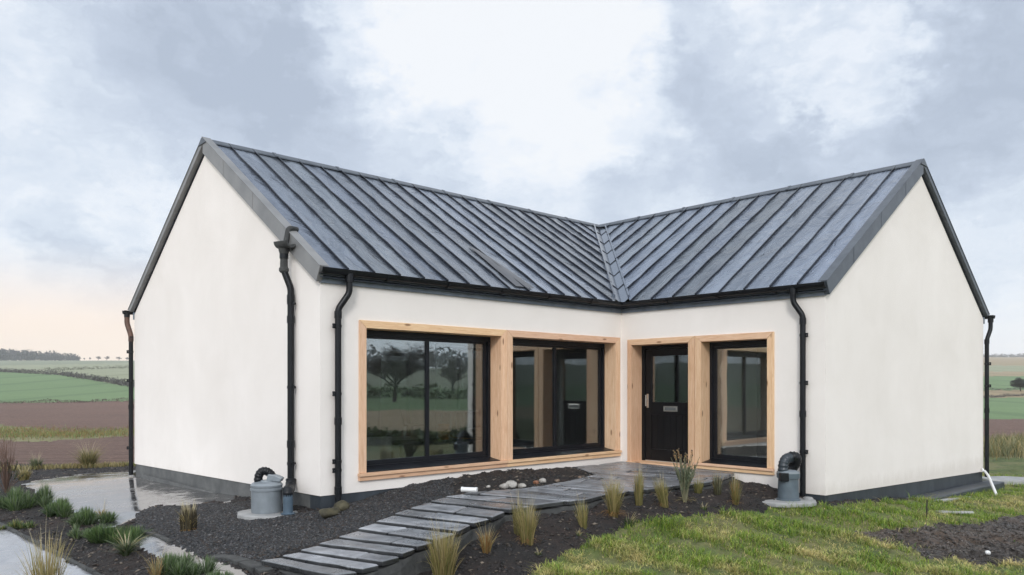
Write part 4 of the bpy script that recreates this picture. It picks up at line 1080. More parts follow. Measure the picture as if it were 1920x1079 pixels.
# downpipe shoes
def shoe(u, v, label, mat, s=1.0):
    x, y, z = hit(u, v); mb = MB(); mb.rock((x, y, z+.01), .13*s, .10*s, .035, seed=int(u), sub=2)
    mb.lathe((x, y, z+.02), [(.075*s, 0), (.07*s, .03), (.05, .045)], 18)
    return tag(mb.build('drain_cover', mat, None, smooth='auto'), label, 'drain cover')
shoe(1515, 941, 'pale drain cover at the foot of the right front downpipe', M['conc'])
shoe(250, 889, 'pale drain cover under the far left downpipe', M['conc'], 1.1)
for (u, v, rx, rz_, lab) in ((617, 968, .17, .075, 'mossy flat stone beside the front left downpipe'), (640, 957, .10, .085, 'upright mossy stone under the front left downpipe')):
    x, y, z = hit(u, v); o = MB().rock((0, 0, 0), rx, .11, rz_, seed=int(u), sub=3).build('mossy_stone', M['moss'], None, smooth='auto'); o.location = (x, y, z+.04); tag(o, lab, 'stone', 'stones round the drains')
x, y, z = hit(272, 891); o = MB().rock((0, 0, 0), .22, .14, .06, seed=4, sub=3).build('flat_stone', M['moss'], None, smooth='auto'); o.location = (x, y, z+.03); tag(o, 'flat brown stone at the foot of the grey plinth', 'stone', 'stones round the drains')
# stones along the window bed
STN = [(884, 924, .0, 'w'), (945, 916, .06, 'pale chalky stone at the path edge, left of its pair'), (958, 914, .075, 'largest pale angular stone at the path edge'), (979, 915, .05, 'small orange brown stone beside the pale angular stone'), (1018, 905, .05, 'grey white round stone in the bed below the windows'), (1005, 908, .045, 'rust brown stone in the window bed'), (916, 915, .03, 'tiny white pebble in the window bed'), (1045, 904, .035, 'brown pebble near the end of the window bed'), (1087, 897, .03, 'small tan pebble at the tip of the window bed')]
for (u, v, s, lab) in STN[1:]:
    x, y, z = hit(u, v); c = (.33, .31, .28) if 'pale' in lab or 'white' in lab else ((.22, .10, .055) if 'orange' in lab or 'rust' in lab else (.14, .10, .07))
    o = MB().rock((0, 0, 0), s*1.25, s, s*.8, seed=int(u*3), col=c).build('stone', M['bits'], None, smooth='auto'); o.location = (x, y, z+s*.45); tag(o, lab, 'stone', 'stones in the window bed')
x, y, z = hit(880, 926); mb = MB().tube([(-.10, 0, 0), (.10, 0, 0)], .032, 18); mb.tube([(-.104, 0, 0), (-.085, 0, 0)], .036, 18); mb.tube([(.085, 0, 0), (.104, 0, 0)], .036, 18)
o = mb.build('pipe_offcut', M['white'], None, smooth='auto'); o.location = (x, y, z+.05); o.rotation_euler = (0, 0, -.25); tag(o, 'short white pipe offcut lying by the slate path', 'pipe offcut')
x, y, z = hit(1135, 873); z = -.015
sp = empty('spot_light', (x, y, z+.012), .3, 'small pale garden spotlight on the paving by the window sill', 'spotlight')
MB().lathe((0, 0, 0), [(.05, 0), (.05, .012), (.035, .028), (.012, .034)], 18).build('base', M['white'], sp, smooth='auto')
MB().tube([(0, 0, .03), (0, 0, .065)], .008, 8).build('stem', M['steel'], sp)
MB().tube([(-.03, .01, .065), (.0, 0, .085), (.04, -.012, .11)], [.026, .032, .036], 16).build('lamp_head', M['white'], sp, smooth='auto')
# right end: white pipe, slab, peg, bits
p0 = Vector(W(WID-.12, -RW-.06, -.42)); x, y, z = hit(1868, 930)
mb = MB().tube([p0+Vector((-.06, 0, .02)), p0, p0.lerp(Vector((x, y, z)), .35)+Vector((0, 0, .06)), Vector((x, y, z+.02))], .025, 14); mb.tube([p0+Vector((-.07, 0, .02)), p0+Vector((-.04, 0, .018))], .042, 14)
tag(mb.build('drain_hose', M['white'], None, smooth='auto'), 'white drain hose leaning from the right gable foot to the grass', 'hose')
x, y, z = hit(1893, 908); MBs = MB().prism([Vector((x, y, 0))+Vector(p) for p in ((-.55, -.25, -.04), (.35, -.3, -.04), (.65, .2, -.04), (.2, .5, -.04), (-.5, .4, -.04))], (0, 0, .16))
o = MBs.build('concrete_slab', M['conc'], None, bevel=.03, recalc=True); o.location = (0, 0, z); tag(o, 'pale concrete slab behind the far right downpipe', 'concrete slab')
x, y, z = hit(1737, 972); o = MB().tube([(0, 0, -.05), (.01, 0, .26)], [.012, .009], 8).build('peg', M['bark'], None); o.location = (x, y, z); o.data.attributes['Col'].data.foreach_set('color', np.tile((.03, .025, .02, 1), len(o.data.vertices)).astype(np.float32)); tag(o, 'thin dark peg stuck in the lawn by the right gable', 'peg')
x, y, z = hit(1852, 1042); o = MB().rock((0, 0, 0), .035, .03, .03, seed=2, col=(.7, .7, .7)).build('white_lump', M['white'], None, smooth='auto'); o.location = (x, y, z+.03); tag(o, 'white plastic lump lying in the mud patch', 'litter')
x, y, z = hit(1780, 962); o = MB().prism([(-.32, -.05, 0), (.3, -.12, 0), (.34, -.02, 0), (-.25, .08, 0)], (0, 0, .03)).build('stone_flag', M['conc'], None, bevel=.01, recalc=True); o.location = (x, y, z); tag(o, 'narrow wet flagstone sunk in the lawn by the gable', 'flagstone')

# edging stones of the left beds
def edging(name, pxs, w, h, label, mat, seed):
    P = [Vector(hit(u, v)) for u, v in pxs]; L = sum((P[i+1]-P[i]).length for i in range(len(P)-1)); r = random.Random(seed)
    root = empty(name, P[0], 0, label, 'edging'); s = 0
    n = 0
    while s < L-.05 and n < 60:
        l = r.uniform(.18, .38); a = walk(P, s/L)-P[0]; b_ = walk(P, min(1, (s+l-.012)/L))-P[0]; d = (b_-a).normalized(); nn = Vector((-d.y, d.x, 0))*w/2
        q = [a+nn*r.uniform(.8, 1.1), b_+nn*r.uniform(.8, 1.1), b_-nn*r.uniform(.8, 1.1), a-nn*r.uniform(.8, 1.1)]
        hh = h*r.uniform(.8, 1.2)
        MB().prism([p+Vector((0, 0, -.05)) for p in q], (0, 0, .05+hh), col=(r.uniform(.7, 1.2),)*3).build('edging_stone', mat, root, bevel=.008, recalc=True)
        s += l; n += 1
    return root
edging('stone_edging', [(-60, 958), (0, 984), (45, 1008), (100, 1036), (150, 1062), (200, 1090)], .045, .03, 'dark stone edging along the wet front pavement', M['riser'], 1)
edging('stone_edging', [(262, 1000), (290, 1004), (320, 1018)], .06, .025, 'short run of edging stones left of the dead stump', M['riser'], 2)
edging('stone_edging', [(402, 1045), (430, 1047), (455, 1055), (480, 1062), (500, 1075)], .15, .025, 'broken slate edging beside the foot of the path', M['riser'], 3)

# ------------------------------------------------------------------ plants
def colr(n, a, b_, j=.25):
    t = rng.random((n, 1)); c = np.array(a)*(1-t)+np.array(b_)*t
    return c*(1-j+2*j*rng.random((n, 1)))
G_OLIVE = ((.16, .17, .045), (.36, .31, .12)); G_STRAW = ((.30, .24, .09), (.52, .42, .20)); G_RUST = ((.22, .11, .035), (.42, .25, .09)); G_GREEN = ((.045, .085, .022), (.12, .17, .05)); G_SAGE = ((.10, .14, .075), (.24, .28, .18)); G_DARK = ((.05, .05, .02), (.16, .13, .06))
def ribbon(base, h, lean, az, w, ct, cb, seg=5, curve=1.6, droop=0):
    n = len(h); V = np.zeros((n, seg*2+1, 3)); C = np.zeros((n, seg*2+1, 3))
    dx, dy = np.cos(az), np.sin(az); fa = az+1.57+(rng.random(n)-.5)*2.0; wx, wy = np.cos(fa), np.sin(fa)
    for k in range(seg+1):
        t = k/seg; off = lean*t**curve; z = h*t-droop*h*t**3
        ww = w*(1-t**1.6)*.5+.0006
        P = np.stack([base[:, 0]+dx*off, base[:, 1]+dy*off, base[:, 2]+z], 1); c = cb*(1-t)+ct*t
        if k < seg:
            o = np.stack([wx*ww, wy*ww, 0*ww], 1); V[:, 2*k] = P-o; V[:, 2*k+1] = P+o; C[:, 2*k] = c; C[:, 2*k+1] = c
        else: V[:, 2*seg] = P; C[:, 2*seg] = c
    T = []
    for k in range(seg-1): q = 2*k; T += [(q, q+1, q+3), (q, q+3, q+2)]
    q = 2*(seg-1); T.append((q, q+1, q+2)); T = np.array(T); m = seg*2+1
    return V.reshape(-1, 3), (T[None]+(np.arange(n)*m)[:, None, None]).reshape(-1, 3), C.reshape(-1, 3)
def join(parts):
    V, T, C = [], [], []; o = 0
    for v, t, c in parts: V.append(v); T.append(t+o); C.append(c); o += len(v)
    return np.concatenate(V), np.concatenate(T), np.concatenate(C)
def tuft(name, label, cat, u, v, hpx, wpx, n, pal, group, base_frac=.35, lean=.45, bw=.006, droop=.1, pal2=None, frac2=0, skirt=0, lift=0, tilt=0):
    x, y, z = hit(u, v); s = y/F; h0 = hpx*s; w0 = wpx*s/2
    a = rng.random(n)*6.283; rr_ = np.sqrt(rng.random(n))*w0*base_frac
    b_ = np.stack([np.cos(a)*rr_, np.sin(a)*rr_, np.zeros(n)-.02], 1)
    h = h0*(.38+.62*rng.random(n)**.8); az = a+(rng.random(n)-.5)*1.2
    ln = w0*(1-base_frac)*rng.random(n)**lean*(.4+.9*rr_/max(w0*base_frac, 1e-4))
    ct = colr(n, *pal); 
    if pal2 is not None: m = rng.random(n) < frac2; ct[m] = colr(int(m.sum()), *pal2)
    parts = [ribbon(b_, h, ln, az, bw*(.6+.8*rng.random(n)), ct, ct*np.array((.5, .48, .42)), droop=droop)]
    nd = max(8, n//9); a = rng.random(nd)*6.283; bb = np.stack([np.cos(a)*w0*base_frac*.7, np.sin(a)*w0*base_frac*.7, np.zeros(nd)], 1); cd = colr(nd, *G_STRAW)
    parts.append(ribbon(bb, h0*(.35+.75*rng.random(nd)), w0*(.5+.8*rng.random(nd)), a, np.full(nd, bw*.8), cd, cd*.6, curve=2.2, droop=.55*rng.random(nd)))
    ns_ = max(6, n//10); a = rng.random(ns_)*6.283; bb = np.stack([np.cos(a)*w0*base_frac*.5, np.sin(a)*w0*base_frac*.5, np.zeros(ns_)], 1); cd = colr(ns_, (.42, .36, .2), (.62, .54, .36))
    parts.append(ribbon(bb, h0*(.85+.4*rng.random(ns_)), w0*(.2+.7*rng.random(ns_)), a+rng.normal(0, .5, ns_), np.full(ns_, bw*.55), cd, cd*.5, curve=1.8))
    if skirt:
        m = skirt; a = rng.random(m)*6.283; hb = h0*(.08+.3*rng.random(m)); bb = np.stack([np.cos(a)*w0*.2, np.sin(a)*w0*.2, np.zeros(m)], 1); ct = colr(m, *G_RUST)
        parts.append(ribbon(bb, hb, w0*(.5+.7*rng.random(m)), a, np.full(m, bw), ct, ct*.6, droop=.9))
    V, T, C = join(parts)
    if tilt: V[:, 0] += V[:, 2]*tilt
    o = np_mesh(name, V, T, M['blade'], C); o.location = (x, y, z+lift)
    return tag(o, label, cat, group)
GB = 'ornamental grasses planted in the right bed'
tuft('grass_tuft', 'largest straw coloured grass at the very front of the bed', 'ornamental grass', 832, 1082, 100, 75, 420, G_OLIVE, GB, .5, .6, .007, .05, G_STRAW, .55)
tuft('grass_tuft', 'small orange brown withered grass beside the slab edge', 'ornamental grass', 912, 1036, 60, 48, 110, G_RUST, GB, .3, .5, .006, .15, G_STRAW, .3)
tuft('grass_tuft', 'tall pale grass with rusty skirt near the path', 'ornamental grass', 988, 1018, 84, 56, 300, G_STRAW, GB, .42, .6, .006, .05, G_OLIVE, .5, 50)
tuft('grass_tuft', 'darker upright grass just behind the tall rusty-skirted one', 'ornamental grass', 972, 1000, 72, 34, 160, G_DARK, GB, .5, .6, .006, .02, G_OLIVE, .6)
tuft('grass_tuft', 'single short green gold grass in the middle of the bed', 'ornamental grass', 1094, 990, 58, 32, 170, G_OLIVE, GB, .4, .6, .006, .03, G_STRAW, .25, 0, 0, -.12)
tuft('grass_tuft', 'tall fanned grass with reddish dead leaves at its foot', 'ornamental grass', 1150, 968, 82, 56, 260, G_STRAW, GB, .3, .5, .006, .05, G_OLIVE, .5, 90)
tuft('grass_tuft', 'narrow upright green grass in front of the door', 'ornamental grass', 1198, 947, 74, 26, 190, G_OLIVE, GB, .5, .7, .006, .02, G_STRAW, .35)
tuft('grass_tuft', 'leaning olive grass between narrow grass and silver plant', 'ornamental grass', 1246, 950, 62, 36, 200, G_OLIVE, GB, .4, .5, .006, .05, G_STRAW, .3, 30, 0, -.18)
tuft('grass_tuft', 'dim grey green grass under the corner window', 'ornamental grass', 1345, 928, 46, 22, 130, G_DARK, GB, .6, .7, .006, .02, G_SAGE, .35)
tuft('grass_tuft', 'last spiky grass before the right drain tank', 'ornamental grass', 1379, 946, 58, 32, 150, G_OLIVE, GB, .3, .5, .006, .05, G_RUST, .35, 30)
tuft('grass_tuft', 'low green tuft half hidden behind the silver plant', 'ornamental grass', 1309, 925, 36, 28, 130, G_OLIVE, GB, .5, .6, .006, .1)
# silver plant with brown seed heads
def silver():
    x, y, z = hit(1284, 940); s = y/F
    root = empty('silver_shrub', (x, y, z), 0, 'silvery leaved plant with brown seed heads beside the door post', 'shrub')
    P = []; stems = MB(); HL = []; nst = 44
    for i in range(nst):
        a = rng.random()*6.283; h = (45+42*rng.random())*s; l = 30*s*rng.random()**.6
        tip = (math.cos(a)*l, math.sin(a)*l, h); mid = (tip[0]*.35, tip[1]*.35, h*.5)
        tall = i < 10
        if tall: tip = (tip[0]*.8, tip[1]*.8, (84+14*rng.random())*s)
        stems.tube([(math.cos(a)*.02, math.sin(a)*.02, -.02), mid, tip], [.005, .004, .003], 5, (.16, .15, .09))
        m = 26; t = .25+.6*rng.random(m); 
        if tall: t = .2+.45*rng.random(m)
        b_ = np.stack([np.interp(t, [0, .5, 1], [0, mid[0], tip[0]]), np.interp(t, [0, .5, 1], [0, mid[1], tip[1]]), np.interp(t, [0, .5, 1], [0, mid[2], tip[2]])], 1)
        ct = colr(m, *G_SAGE)*1.15; P.append(ribbon(b_, .03+.04*rng.random(m), .02+.025*rng.random(m), rng.random(m)*6.28, .011+.006*rng.random(m), ct, ct*.6, 3))
        if tall:
            heads = MB(); HL.append(heads)
            for k in range(5): heads.rock((tip[0]+random.uniform(-.012, .012), tip[1]+random.uniform(-.012, .012), tip[2]-k*.022), .011, .011, .014, seed=i*7+k, col=random.choice([(.14, .075, .03), (.22, .13, .05), (.07, .045, .025)]), sub=1)
    m = 26; a = rng.random(m)*6.28; ct = colr(m, *G_STRAW); P.append(ribbon(np.zeros((m, 3)), .10*rng.random(m)+.03, .14+.08*rng.random(m), a, np.full(m, .012), ct, ct*.6, droop=.9))
    V, T, C = join(P); np_mesh('leaves', V, T, M['blade'], C, parent=root); stems.build('stems', M['bark'], root); [hd.build('seed_head', M['bits'], root) for hd in HL]
silver()
# left bed
GL = 'low evergreen clumps along the left bed'
def clump(label, u, v, hpx, wpx, n, pal, pal2, frac2, group=GL, bw=.011, name='evergreen_clump', cat='shrub'):
    x, y, z = hit(u, v); s = y/F; h0 = hpx*s*.95; w0 = wpx*s/2*1.35; n = int(n*1.5); P = []
    ns = max(5, int(wpx/8)); sub = [(rng.uniform(-1, 1)*w0*.75, rng.uniform(-.6, .6)*w0*.7) for _ in range(ns)]
    for (ox, oy) in sub:
        m = n//ns; a = rng.random(m)*6.283; el = rng.random(m)**.8; hh = h0*rng.uniform(.45, 1.05)
        b_ = np.stack([ox+np.cos(a)*w0*.14*rng.random(m), oy+np.sin(a)*w0*.14*rng.random(m), np.zeros(m)-.02], 1)
        h = hh*(.35+.65*el); ln = min(w0*.6, hh*1.1)*(1.1-el)*(.5+.6*rng.random(m))
        ct = colr(m, *pal); k = rng.random(m) < frac2; ct[k] = colr(int(k.sum()), *pal2)
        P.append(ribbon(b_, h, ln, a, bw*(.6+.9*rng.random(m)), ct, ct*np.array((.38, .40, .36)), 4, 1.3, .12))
    V, T, C = join(P); o = np_mesh(name, V, T, M['blade'], C); o.location = (x, y, z); return tag(o, label, cat, group)
DG = ((.045, .10, .03), (.17, .25, .08)); GG = ((.09, .14, .075), (.27, .33, .19))
clump('dark green clump at the left picture edge below the twiggy bush', 18, 955, 60, 80, 700, DG, GG, .4)
clump('grey green clump with white specks second along the left bed', 62, 948, 55, 60, 520, GG, DG, .5)
clump('bright green pointed clump behind the reddish leaf', 118, 966, 52, 62, 600, DG, GG, .3)
clump('rounded fresh green clump in the middle of the left bed', 180, 982, 50, 78, 700, ((.05, .10, .03), (.13, .20, .06)), GG, .25)
clump('wide dark green clump nearest the puddle', 205, 1016, 50, 104, 900, DG, ((.05, .10, .03), (.13, .20, .06)), .4)
clump('grey green tuft joined to the wide dark clump', 152, 1008, 38, 44, 320, GG, DG, .3)
clump('big pale green clump at the bottom beside the dead stump', 345, 1078, 62, 104, 950, GG, ((.05, .10, .03), (.13, .20, .06)), .45)
clump('small green clump at the bottom edge by the broken edging', 408, 1092, 40, 58, 420, DG, GG, .5)
clump('low weedy clump at the left bed start under the twigs', 30, 990, 28, 60, 260, DG, G_OLIVE, .4)
tuft('spiky_rosette', 'spiky grey green rosette in front of the wide clump', 'rosette plant', 237, 1040, 44, 84, 170, G_SAGE, None, .12, .5, .014, .25, G_GREEN, .4)
tuft('grass_tuft', 'wild seeding grass with long pale stems on the far garden edge', 'ornamental grass', 166, 876, 46, 70, 420, ((.12, .14, .05), (.3, .28, .12)), 'tussocks on the garden edge', .25, .6, .012, .15, G_STRAW, .35, 60)
tuft('grass_tuft', 'small blue green tussock left of the seeding grass', 'ornamental grass', 68, 880, 30, 36, 260, G_SAGE, 'tussocks on the garden edge', .3, .5, .010, .2, G_GREEN, .4)
tuft('grass_tuft', 'yellowing tussock beside the twiggy bush', 'ornamental grass', 45, 901, 30, 34, 220, G_STRAW, 'tussocks on the garden edge', .4, .5, .010, .2, G_OLIVE, .5)
tuft('grass_tuft', 'tall wispy straw grass in the bottom left corner', 'ornamental grass', 88, 1118, 128, 110, 200, G_STRAW, None, .4, .7, .006, .03, G_OLIVE, .4)
tuft('grass_tuft', 'thin bronze grass at the bottom edge left of the pale clump', 'ornamental grass', 293, 1092, 68, 60, 60, G_RUST, None, .25, .5, .006, .1, G_STRAW, .5)
tuft('grass_tuft', 'curling yellow blades between the clumps by the puddle', 'ornamental grass', 190, 968, 30, 44, 40, G_STRAW, None, .4, .5, .012, .5)
tuft('dead_stump', 'cut back dark brown clump standing in the gravel', 'dead plant', 354, 995, 50, 34, 420, ((.07, .06, .03), (.2, .16, .08)), None, .85, .9, .012, 0, ((.03, .025, .015), (.08, .06, .03)), .5, 60)
# twiggy bush on the left edge
def twiggy():
    x, y, z = hit(12, 925); s = y/F; root = empty('twiggy_bush', (x, y, z), 0, 'bare twiggy bush with sparse leaves at the left edge', 'bush')
    tw = MB(); P = []
    for i in range(46):
        a = rng.random()*6.283; h = (30+75*rng.random())*s; l = 32*s*rng.random(); tip = Vector((math.cos(a)*l, math.sin(a)*l, h)); mid = tip*.5+Vector((rng.uniform(-.03, .03), rng.uniform(-.03, .03), h*.06))
        tw.tube([(0, 0, -.02), mid, tip], [.006, .004, .002], 4, (.11, .065, .045))
        for k in range(2):
            t = rng.uniform(.4, .9); b_ = mid.lerp(tip, t); e = b_+Vector((rng.uniform(-.08, .08), rng.uniform(-.08, .08), rng.uniform(.03, .12))); tw.tube([b_, e], [.003, .0015], 3, (.13, .075, .05))
        if h < 62*s:
            m = 22; t = .3+.7*rng.random(m); b2 = np.array([tuple(mid.lerp(tip, tt)) for tt in t]); ct = colr(m, (.05, .075, .03), (.15, .14, .08)); P.append(ribbon(b2, .05*rng.random(m)+.02, .04*rng.random(m), rng.random(m)*6.28, np.full(m, .016), ct, ct*.6, 3))
    V, T, C = join(P); np_mesh('leaves', V, T, M['blade'], C, parent=root); tw.build('twigs', M['bark'], root)
twiggy()
# little weeds in the right bed
for i, (u, v) in enumerate(((1180, 983), (1010, 1040), (1320, 955), (1085, 1003))):
    tuft('weed', ['small leafy weed at the lawn edge of the bed', 'tiny weed seedling in the mulch below the tall pale grass', 'tiny sprout near the last spiky grass', 'thin weed in the mulch by the short grass'][i], 'weed', u, v, 24 if i == 0 else 12, 36 if i == 0 else 18, 40, G_GREEN, 'weeds in the mulch', .5, .5, .012, .3, G_SAGE, .3)
# long grass margins beyond the garden (left and right)
def margin(name, label, pxs, n, hm, pal, pal2, width):
    P = [Vector(hit(u, v)) for u, v in pxs]; t = rng.random(n); q = np.array([tuple(walk(P, tt)) for tt in t]); q[:, 0] += rng.normal(0, width, n); q[:, 1] += rng.normal(0, width, n); q[:, 2] = ground_z(q[:, 0], q[:, 1])
    ct = colr(n, *pal); m = rng.random(n) < .4; ct[m] = colr(int(m.sum()), *pal2); h = hm*(.3+.7*rng.random(n))
    V, T, C = blades(q, h, h*(.2+.6*rng.random(n)), .012+.012*rng.random(n), ct, ct*.6); return tag(np_mesh(name, V, T, M['blade'], C), label, kind='stuff')
margin('margin_grass', 'straggling dry grass along the garden edge', [(-40, 884), (60, 880), (150, 877), (245, 874)], 1600, .16, G_STRAW, G_OLIVE, .16)
margin('margin_grass', 'rank reedy grass at the field edge by the gable', [(1852, 856), (1885, 846), (1925, 838), (1990, 830)], 5000, .62, ((.10, .13, .05), (.26, .25, .12)), G_STRAW, .9)
margin('ditch_grass', 'coarse grass along the ditch in the ploughed land', [(-120, 806), (0, 808), (60, 815), (130, 819), (250, 806)], 9000, .22, ((.14, .19, .05), (.30, .34, .11)), G_RUST, 1.8)

# ------------------------------------------------------------------ far hedges and trees
def hedge(label, pts, w, h, n, pal, group='field hedges'):
    """pts: world (x, y); leafy strip of many small faces"""
    P = [Vector((x, y, gz1(x, y))) for x, y in pts]; t = rng.random(n); q = np.array([tuple(walk(P, tt)) for tt in t])
    L = sum((P[i+1]-P[i]).length for i in range(len(P)-1)); prof = .75+.25*np.sin(t*L*.9)+.12*np.sin(t*L*2.3+1)
    q[:, 0] += rng.normal(0, w*.35, n); q[:, 1] += rng.normal(0, w*.35, n); q[:, 2] = ground_z(q[:, 0], q[:, 1])+h*prof*rng.random(n)**.8
    s = h*.16*(.6+.8*rng.random(n)); V = q[:, None, :]+(rng.random((n, 3, 3))-.5)*2*s[:, None, None]; C = np.repeat(colr(n, *pal), 3, 0)
    o = np_mesh('hedge', V.reshape(-1, 3), np.arange(n*3).reshape(-1, 3), M['blade'], C); return tag(o, label, 'hedge', group)
HD = ((.05, .045, .045), (.10, .09, .08)); HDG = ((.045, .065, .028), (.12, .15, .06))
def far_px(u, Y): return ((u-U0)/F*Y, Y)
def find_Y(u, v, lo, hi):
    best = None
    for Y in np.linspace(lo, hi, 400):
        x = (u-U0)/F*Y; vv = VH+(EYE-gz1(x, Y))/Y*F; e = abs(vv-v)
        if best is None or e < best[0]: best = (e, Y)
    return best[1]
hp_ = [far_px(u, find_Y(u, v, 95, 420)) for u, v in ((-60, 695), (0, 698), (60, 701), (115, 704), (180, 714), (245, 725), (300, 735))]
hedge('dark hedge curving down across the green hillside at left', hp_, 1.3, 1.15, 9000, HD)
hp_ = [far_px(u, find_Y(u, v, 60, 140)) for u, v in ((-60, 757), (0, 757), (120, 756), (245, 753), (320, 752))]
hedge('thin dark hedge line between ploughed land and green field', hp_, .5, .45, 3000, ((.07, .05, .04), (.13, .10, .07)))
hp_ = [far_px(u, find_Y(u, v, 140, 600)) for u, v in ((85, 697), (150, 694), (245, 691))]
hedge('faint upper hedge across the pale hillside at left', hp_, 1.2, 1.2, 1500, ((.09, .10, .06), (.14, .14, .09)))
hp_ = [far_px(u, find_Y(u, v, 90, 200)) for u, v in ((1840, 747), (1880, 745), (1925, 742), (1990, 740))]
hedge('dark hedge beyond the right green field', hp_, .8, .45, 2600, HD)
hp_ = [far_px(u, find_Y(u, v, 110, 260)) for u, v in ((1840, 733), (1880, 732), (1925, 731), (1990, 730))]
hedge('thin hedge above the tan strip at right', hp_, .8, .5, 1600, HD)
hp_ = [far_px(u, find_Y(u, v, 300, 880)) for u, v in ((1840, 669), (1880, 668), (1930, 667), (2000, 667))]
hedge('long dark hedge on the far right ridge', hp_, 3.5, 2.6, 2600, HD)

def tree(label, x, y, H, Wd, seed, cat='tree', group=None, twigs=2600, pal=((.045, .038, .03), (.10, .085, .06)), trunk_col=(.05, .042, .035), name='bare_tree', ts=1.0):
    r = random.Random(seed); z0 = gz1(x, y); root = empty(name, (x, y, z0), 0, label, cat, group)
    tb = MB(); tips = []
    seg = []
    def grow(p, d, L, rad, lev):
        side_ = Vector((r.gauss(0, 1), r.gauss(0, 1), 0)); mid = p+d*L*.5+side_*L*.05; e = p+(d+side_*.10).normalized()*L
        tb.tube([p, mid, e], [rad, rad*.8, rad*.5], 6 if lev < 2 else 4, trunk_col, cap=False)
        if lev >= 2: seg.append((mid, e)); tips.append((e, d))
        if lev >= 4: return
        nk = (7, 5, 4, 3)[lev]
        for k in range(nk):
            t = .45+.55*(k+r.random())/nk if lev else .38+.62*(k+r.random())/nk
            az = 6.283*(k*.382+r.uniform(-.1, .1)); up = r.uniform(-.1, 1.0) if lev == 0 else r.uniform(.1, .7)
            o = Vector((math.cos(az), math.sin(az), 0)); dd = (d*.55+o*.8+Vector((0, 0, up*.75))).normalized()
            grow(p.lerp(mid, t*2) if t < .5 else mid.lerp(e, t*2-1), dd, L*r.uniform(.5, .72), rad*.48, lev+1)
        if lev < 3: grow(e, (d+Vector((r.gauss(0, .2), r.gauss(0, .2), .1))).normalized(), L*.62, rad*.5, lev+1)
    grow(Vector((0, 0, -.1)), Vector((r.uniform(-.06, .06), 0, 1)).normalized(), H*.42, H*.024, 0)
    zmax = max(t[0].z for t in tips); xw = max(max(abs(t[0].x), abs(t[0].y)) for t in tips); sc = H/zmax*.95; kx = Wd/2/(xw*sc)
    n = twigs; tt_ = rng.random((n, 1))**.6; sg = np.array([tuple(a_)+tuple(b_) for a_, b_ in seg])[rng.integers(0, len(seg), n)]; q = sg[:, :3]*(1-tt_)+sg[:, 3:]*tt_
    d = rng.standard_normal((n, 3)); d[:, 2] = np.abs(d[:, 2])*.7; d /= np.linalg.norm(d, axis=1)[:, None]
    L = H*.055*(.4+rng.random(n)); q = q+rng.standard_normal((n, 3))*H*.012; e = q+d*L[:, None]; w_ = np.cross(d, rng.standard_normal((n, 3))); w_ /= np.linalg.norm(w_, axis=1)[:, None]; w_ *= (H*.006*ts*(.6+rng.random(n)))[:, None]
    V = np.stack([q-w_, q+w_, e], 1).reshape(-1, 3)*sc*np.array((kx, kx, 1))
    np_mesh('crown', V, np.arange(n*3).reshape(-1, 3), M['blade'], np.repeat(colr(n, *pal), 3, 0), parent=root)
    tb.v = [(v[0]*sc*kx, v[1]*sc*kx, v[2]*sc) for v in tb.v]; tb.build('trunk', M['bark'], root, smooth=True); return root
# right background tree and its neighbours
Yt = find_Y(1905, 734, 110, 260); x, y = far_px(1914, Yt); tree('dark spreading tree on the hedge line at the right edge', x, y, 27/F*Yt, 46/F*Yt, 3, twigs=9000, ts=1.2, pal=((.04, .045, .04), (.08, .085, .07)))
# far left crest: wood as one mass plus the trees that stand apart
def wood(name, label, u0, u1, Y0, hpx0, hpx1, n, pal):
    P = []; C = []
    for i in range(n):
        t = i/n; u = u0+(u1-u0)*t+rng.normal(0, 1.5); Y = Y0*(1+rng.uniform(0, .06)); x, y = far_px(u, Y); z = gz1(x, y); h = (hpx0+(hpx1-hpx0)*t)*Y/F*rng.uniform(.65, 1.1); m = 46
        q = rng.standard_normal((m, 3)); q /= np.linalg.norm(q, axis=1)[:, None]; q *= rng.random((m, 1))**.4; q = q*np.array((h*.42, h*.42, h*.5))+np.array((x, y, z+h*.52)); q[:, 2] = np.maximum(q[:, 2], z)
        V = q[:, None, :]+(rng.random((m, 3, 3))-.5)*h*.30; P.append(V.reshape(-1, 3)); C.append(np.repeat(colr(m, *pal, j=.2), 3, 0))
    V = np.concatenate(P); return tag(np_mesh(name, V, np.arange(len(V)).reshape(-1, 3), M['blade'], np.concatenate(C)), label, kind='stuff')
WP = ((.035, .035, .038), (.075, .07, .07))
wood('woodland', 'distant grey winter wood along the left skyline', -160, 150, 610, 33, 15, 230, WP)
wood('woodland', 'hazy wood along the far right skyline', 1838, 2010, 900, 9, 11, 70, WP)
for i, (u, h, w_) in enumerate(((158, 6, 4), (169, 7, 5), (184, 9, 11), (199, 9, 13), (223, 8, 13), (238, 7, 9))):
    x, y = far_px(u, 600); tree(['small thin skyline tree at the end of the far wood', 'slender skyline tree next to the far wood', 'taller skyline tree of the middle pair', 'broad skyline tree right of the middle pair', 'rounded skyline tree left of the downpipe', 'small skyline tree closest to the downpipe'][i], x, y, h*600/F, w_*600/F, 20+i, group='trees along the left skyline', twigs=700, ts=3.5, pal=((.10, .08, .075), (.16, .13, .12)))
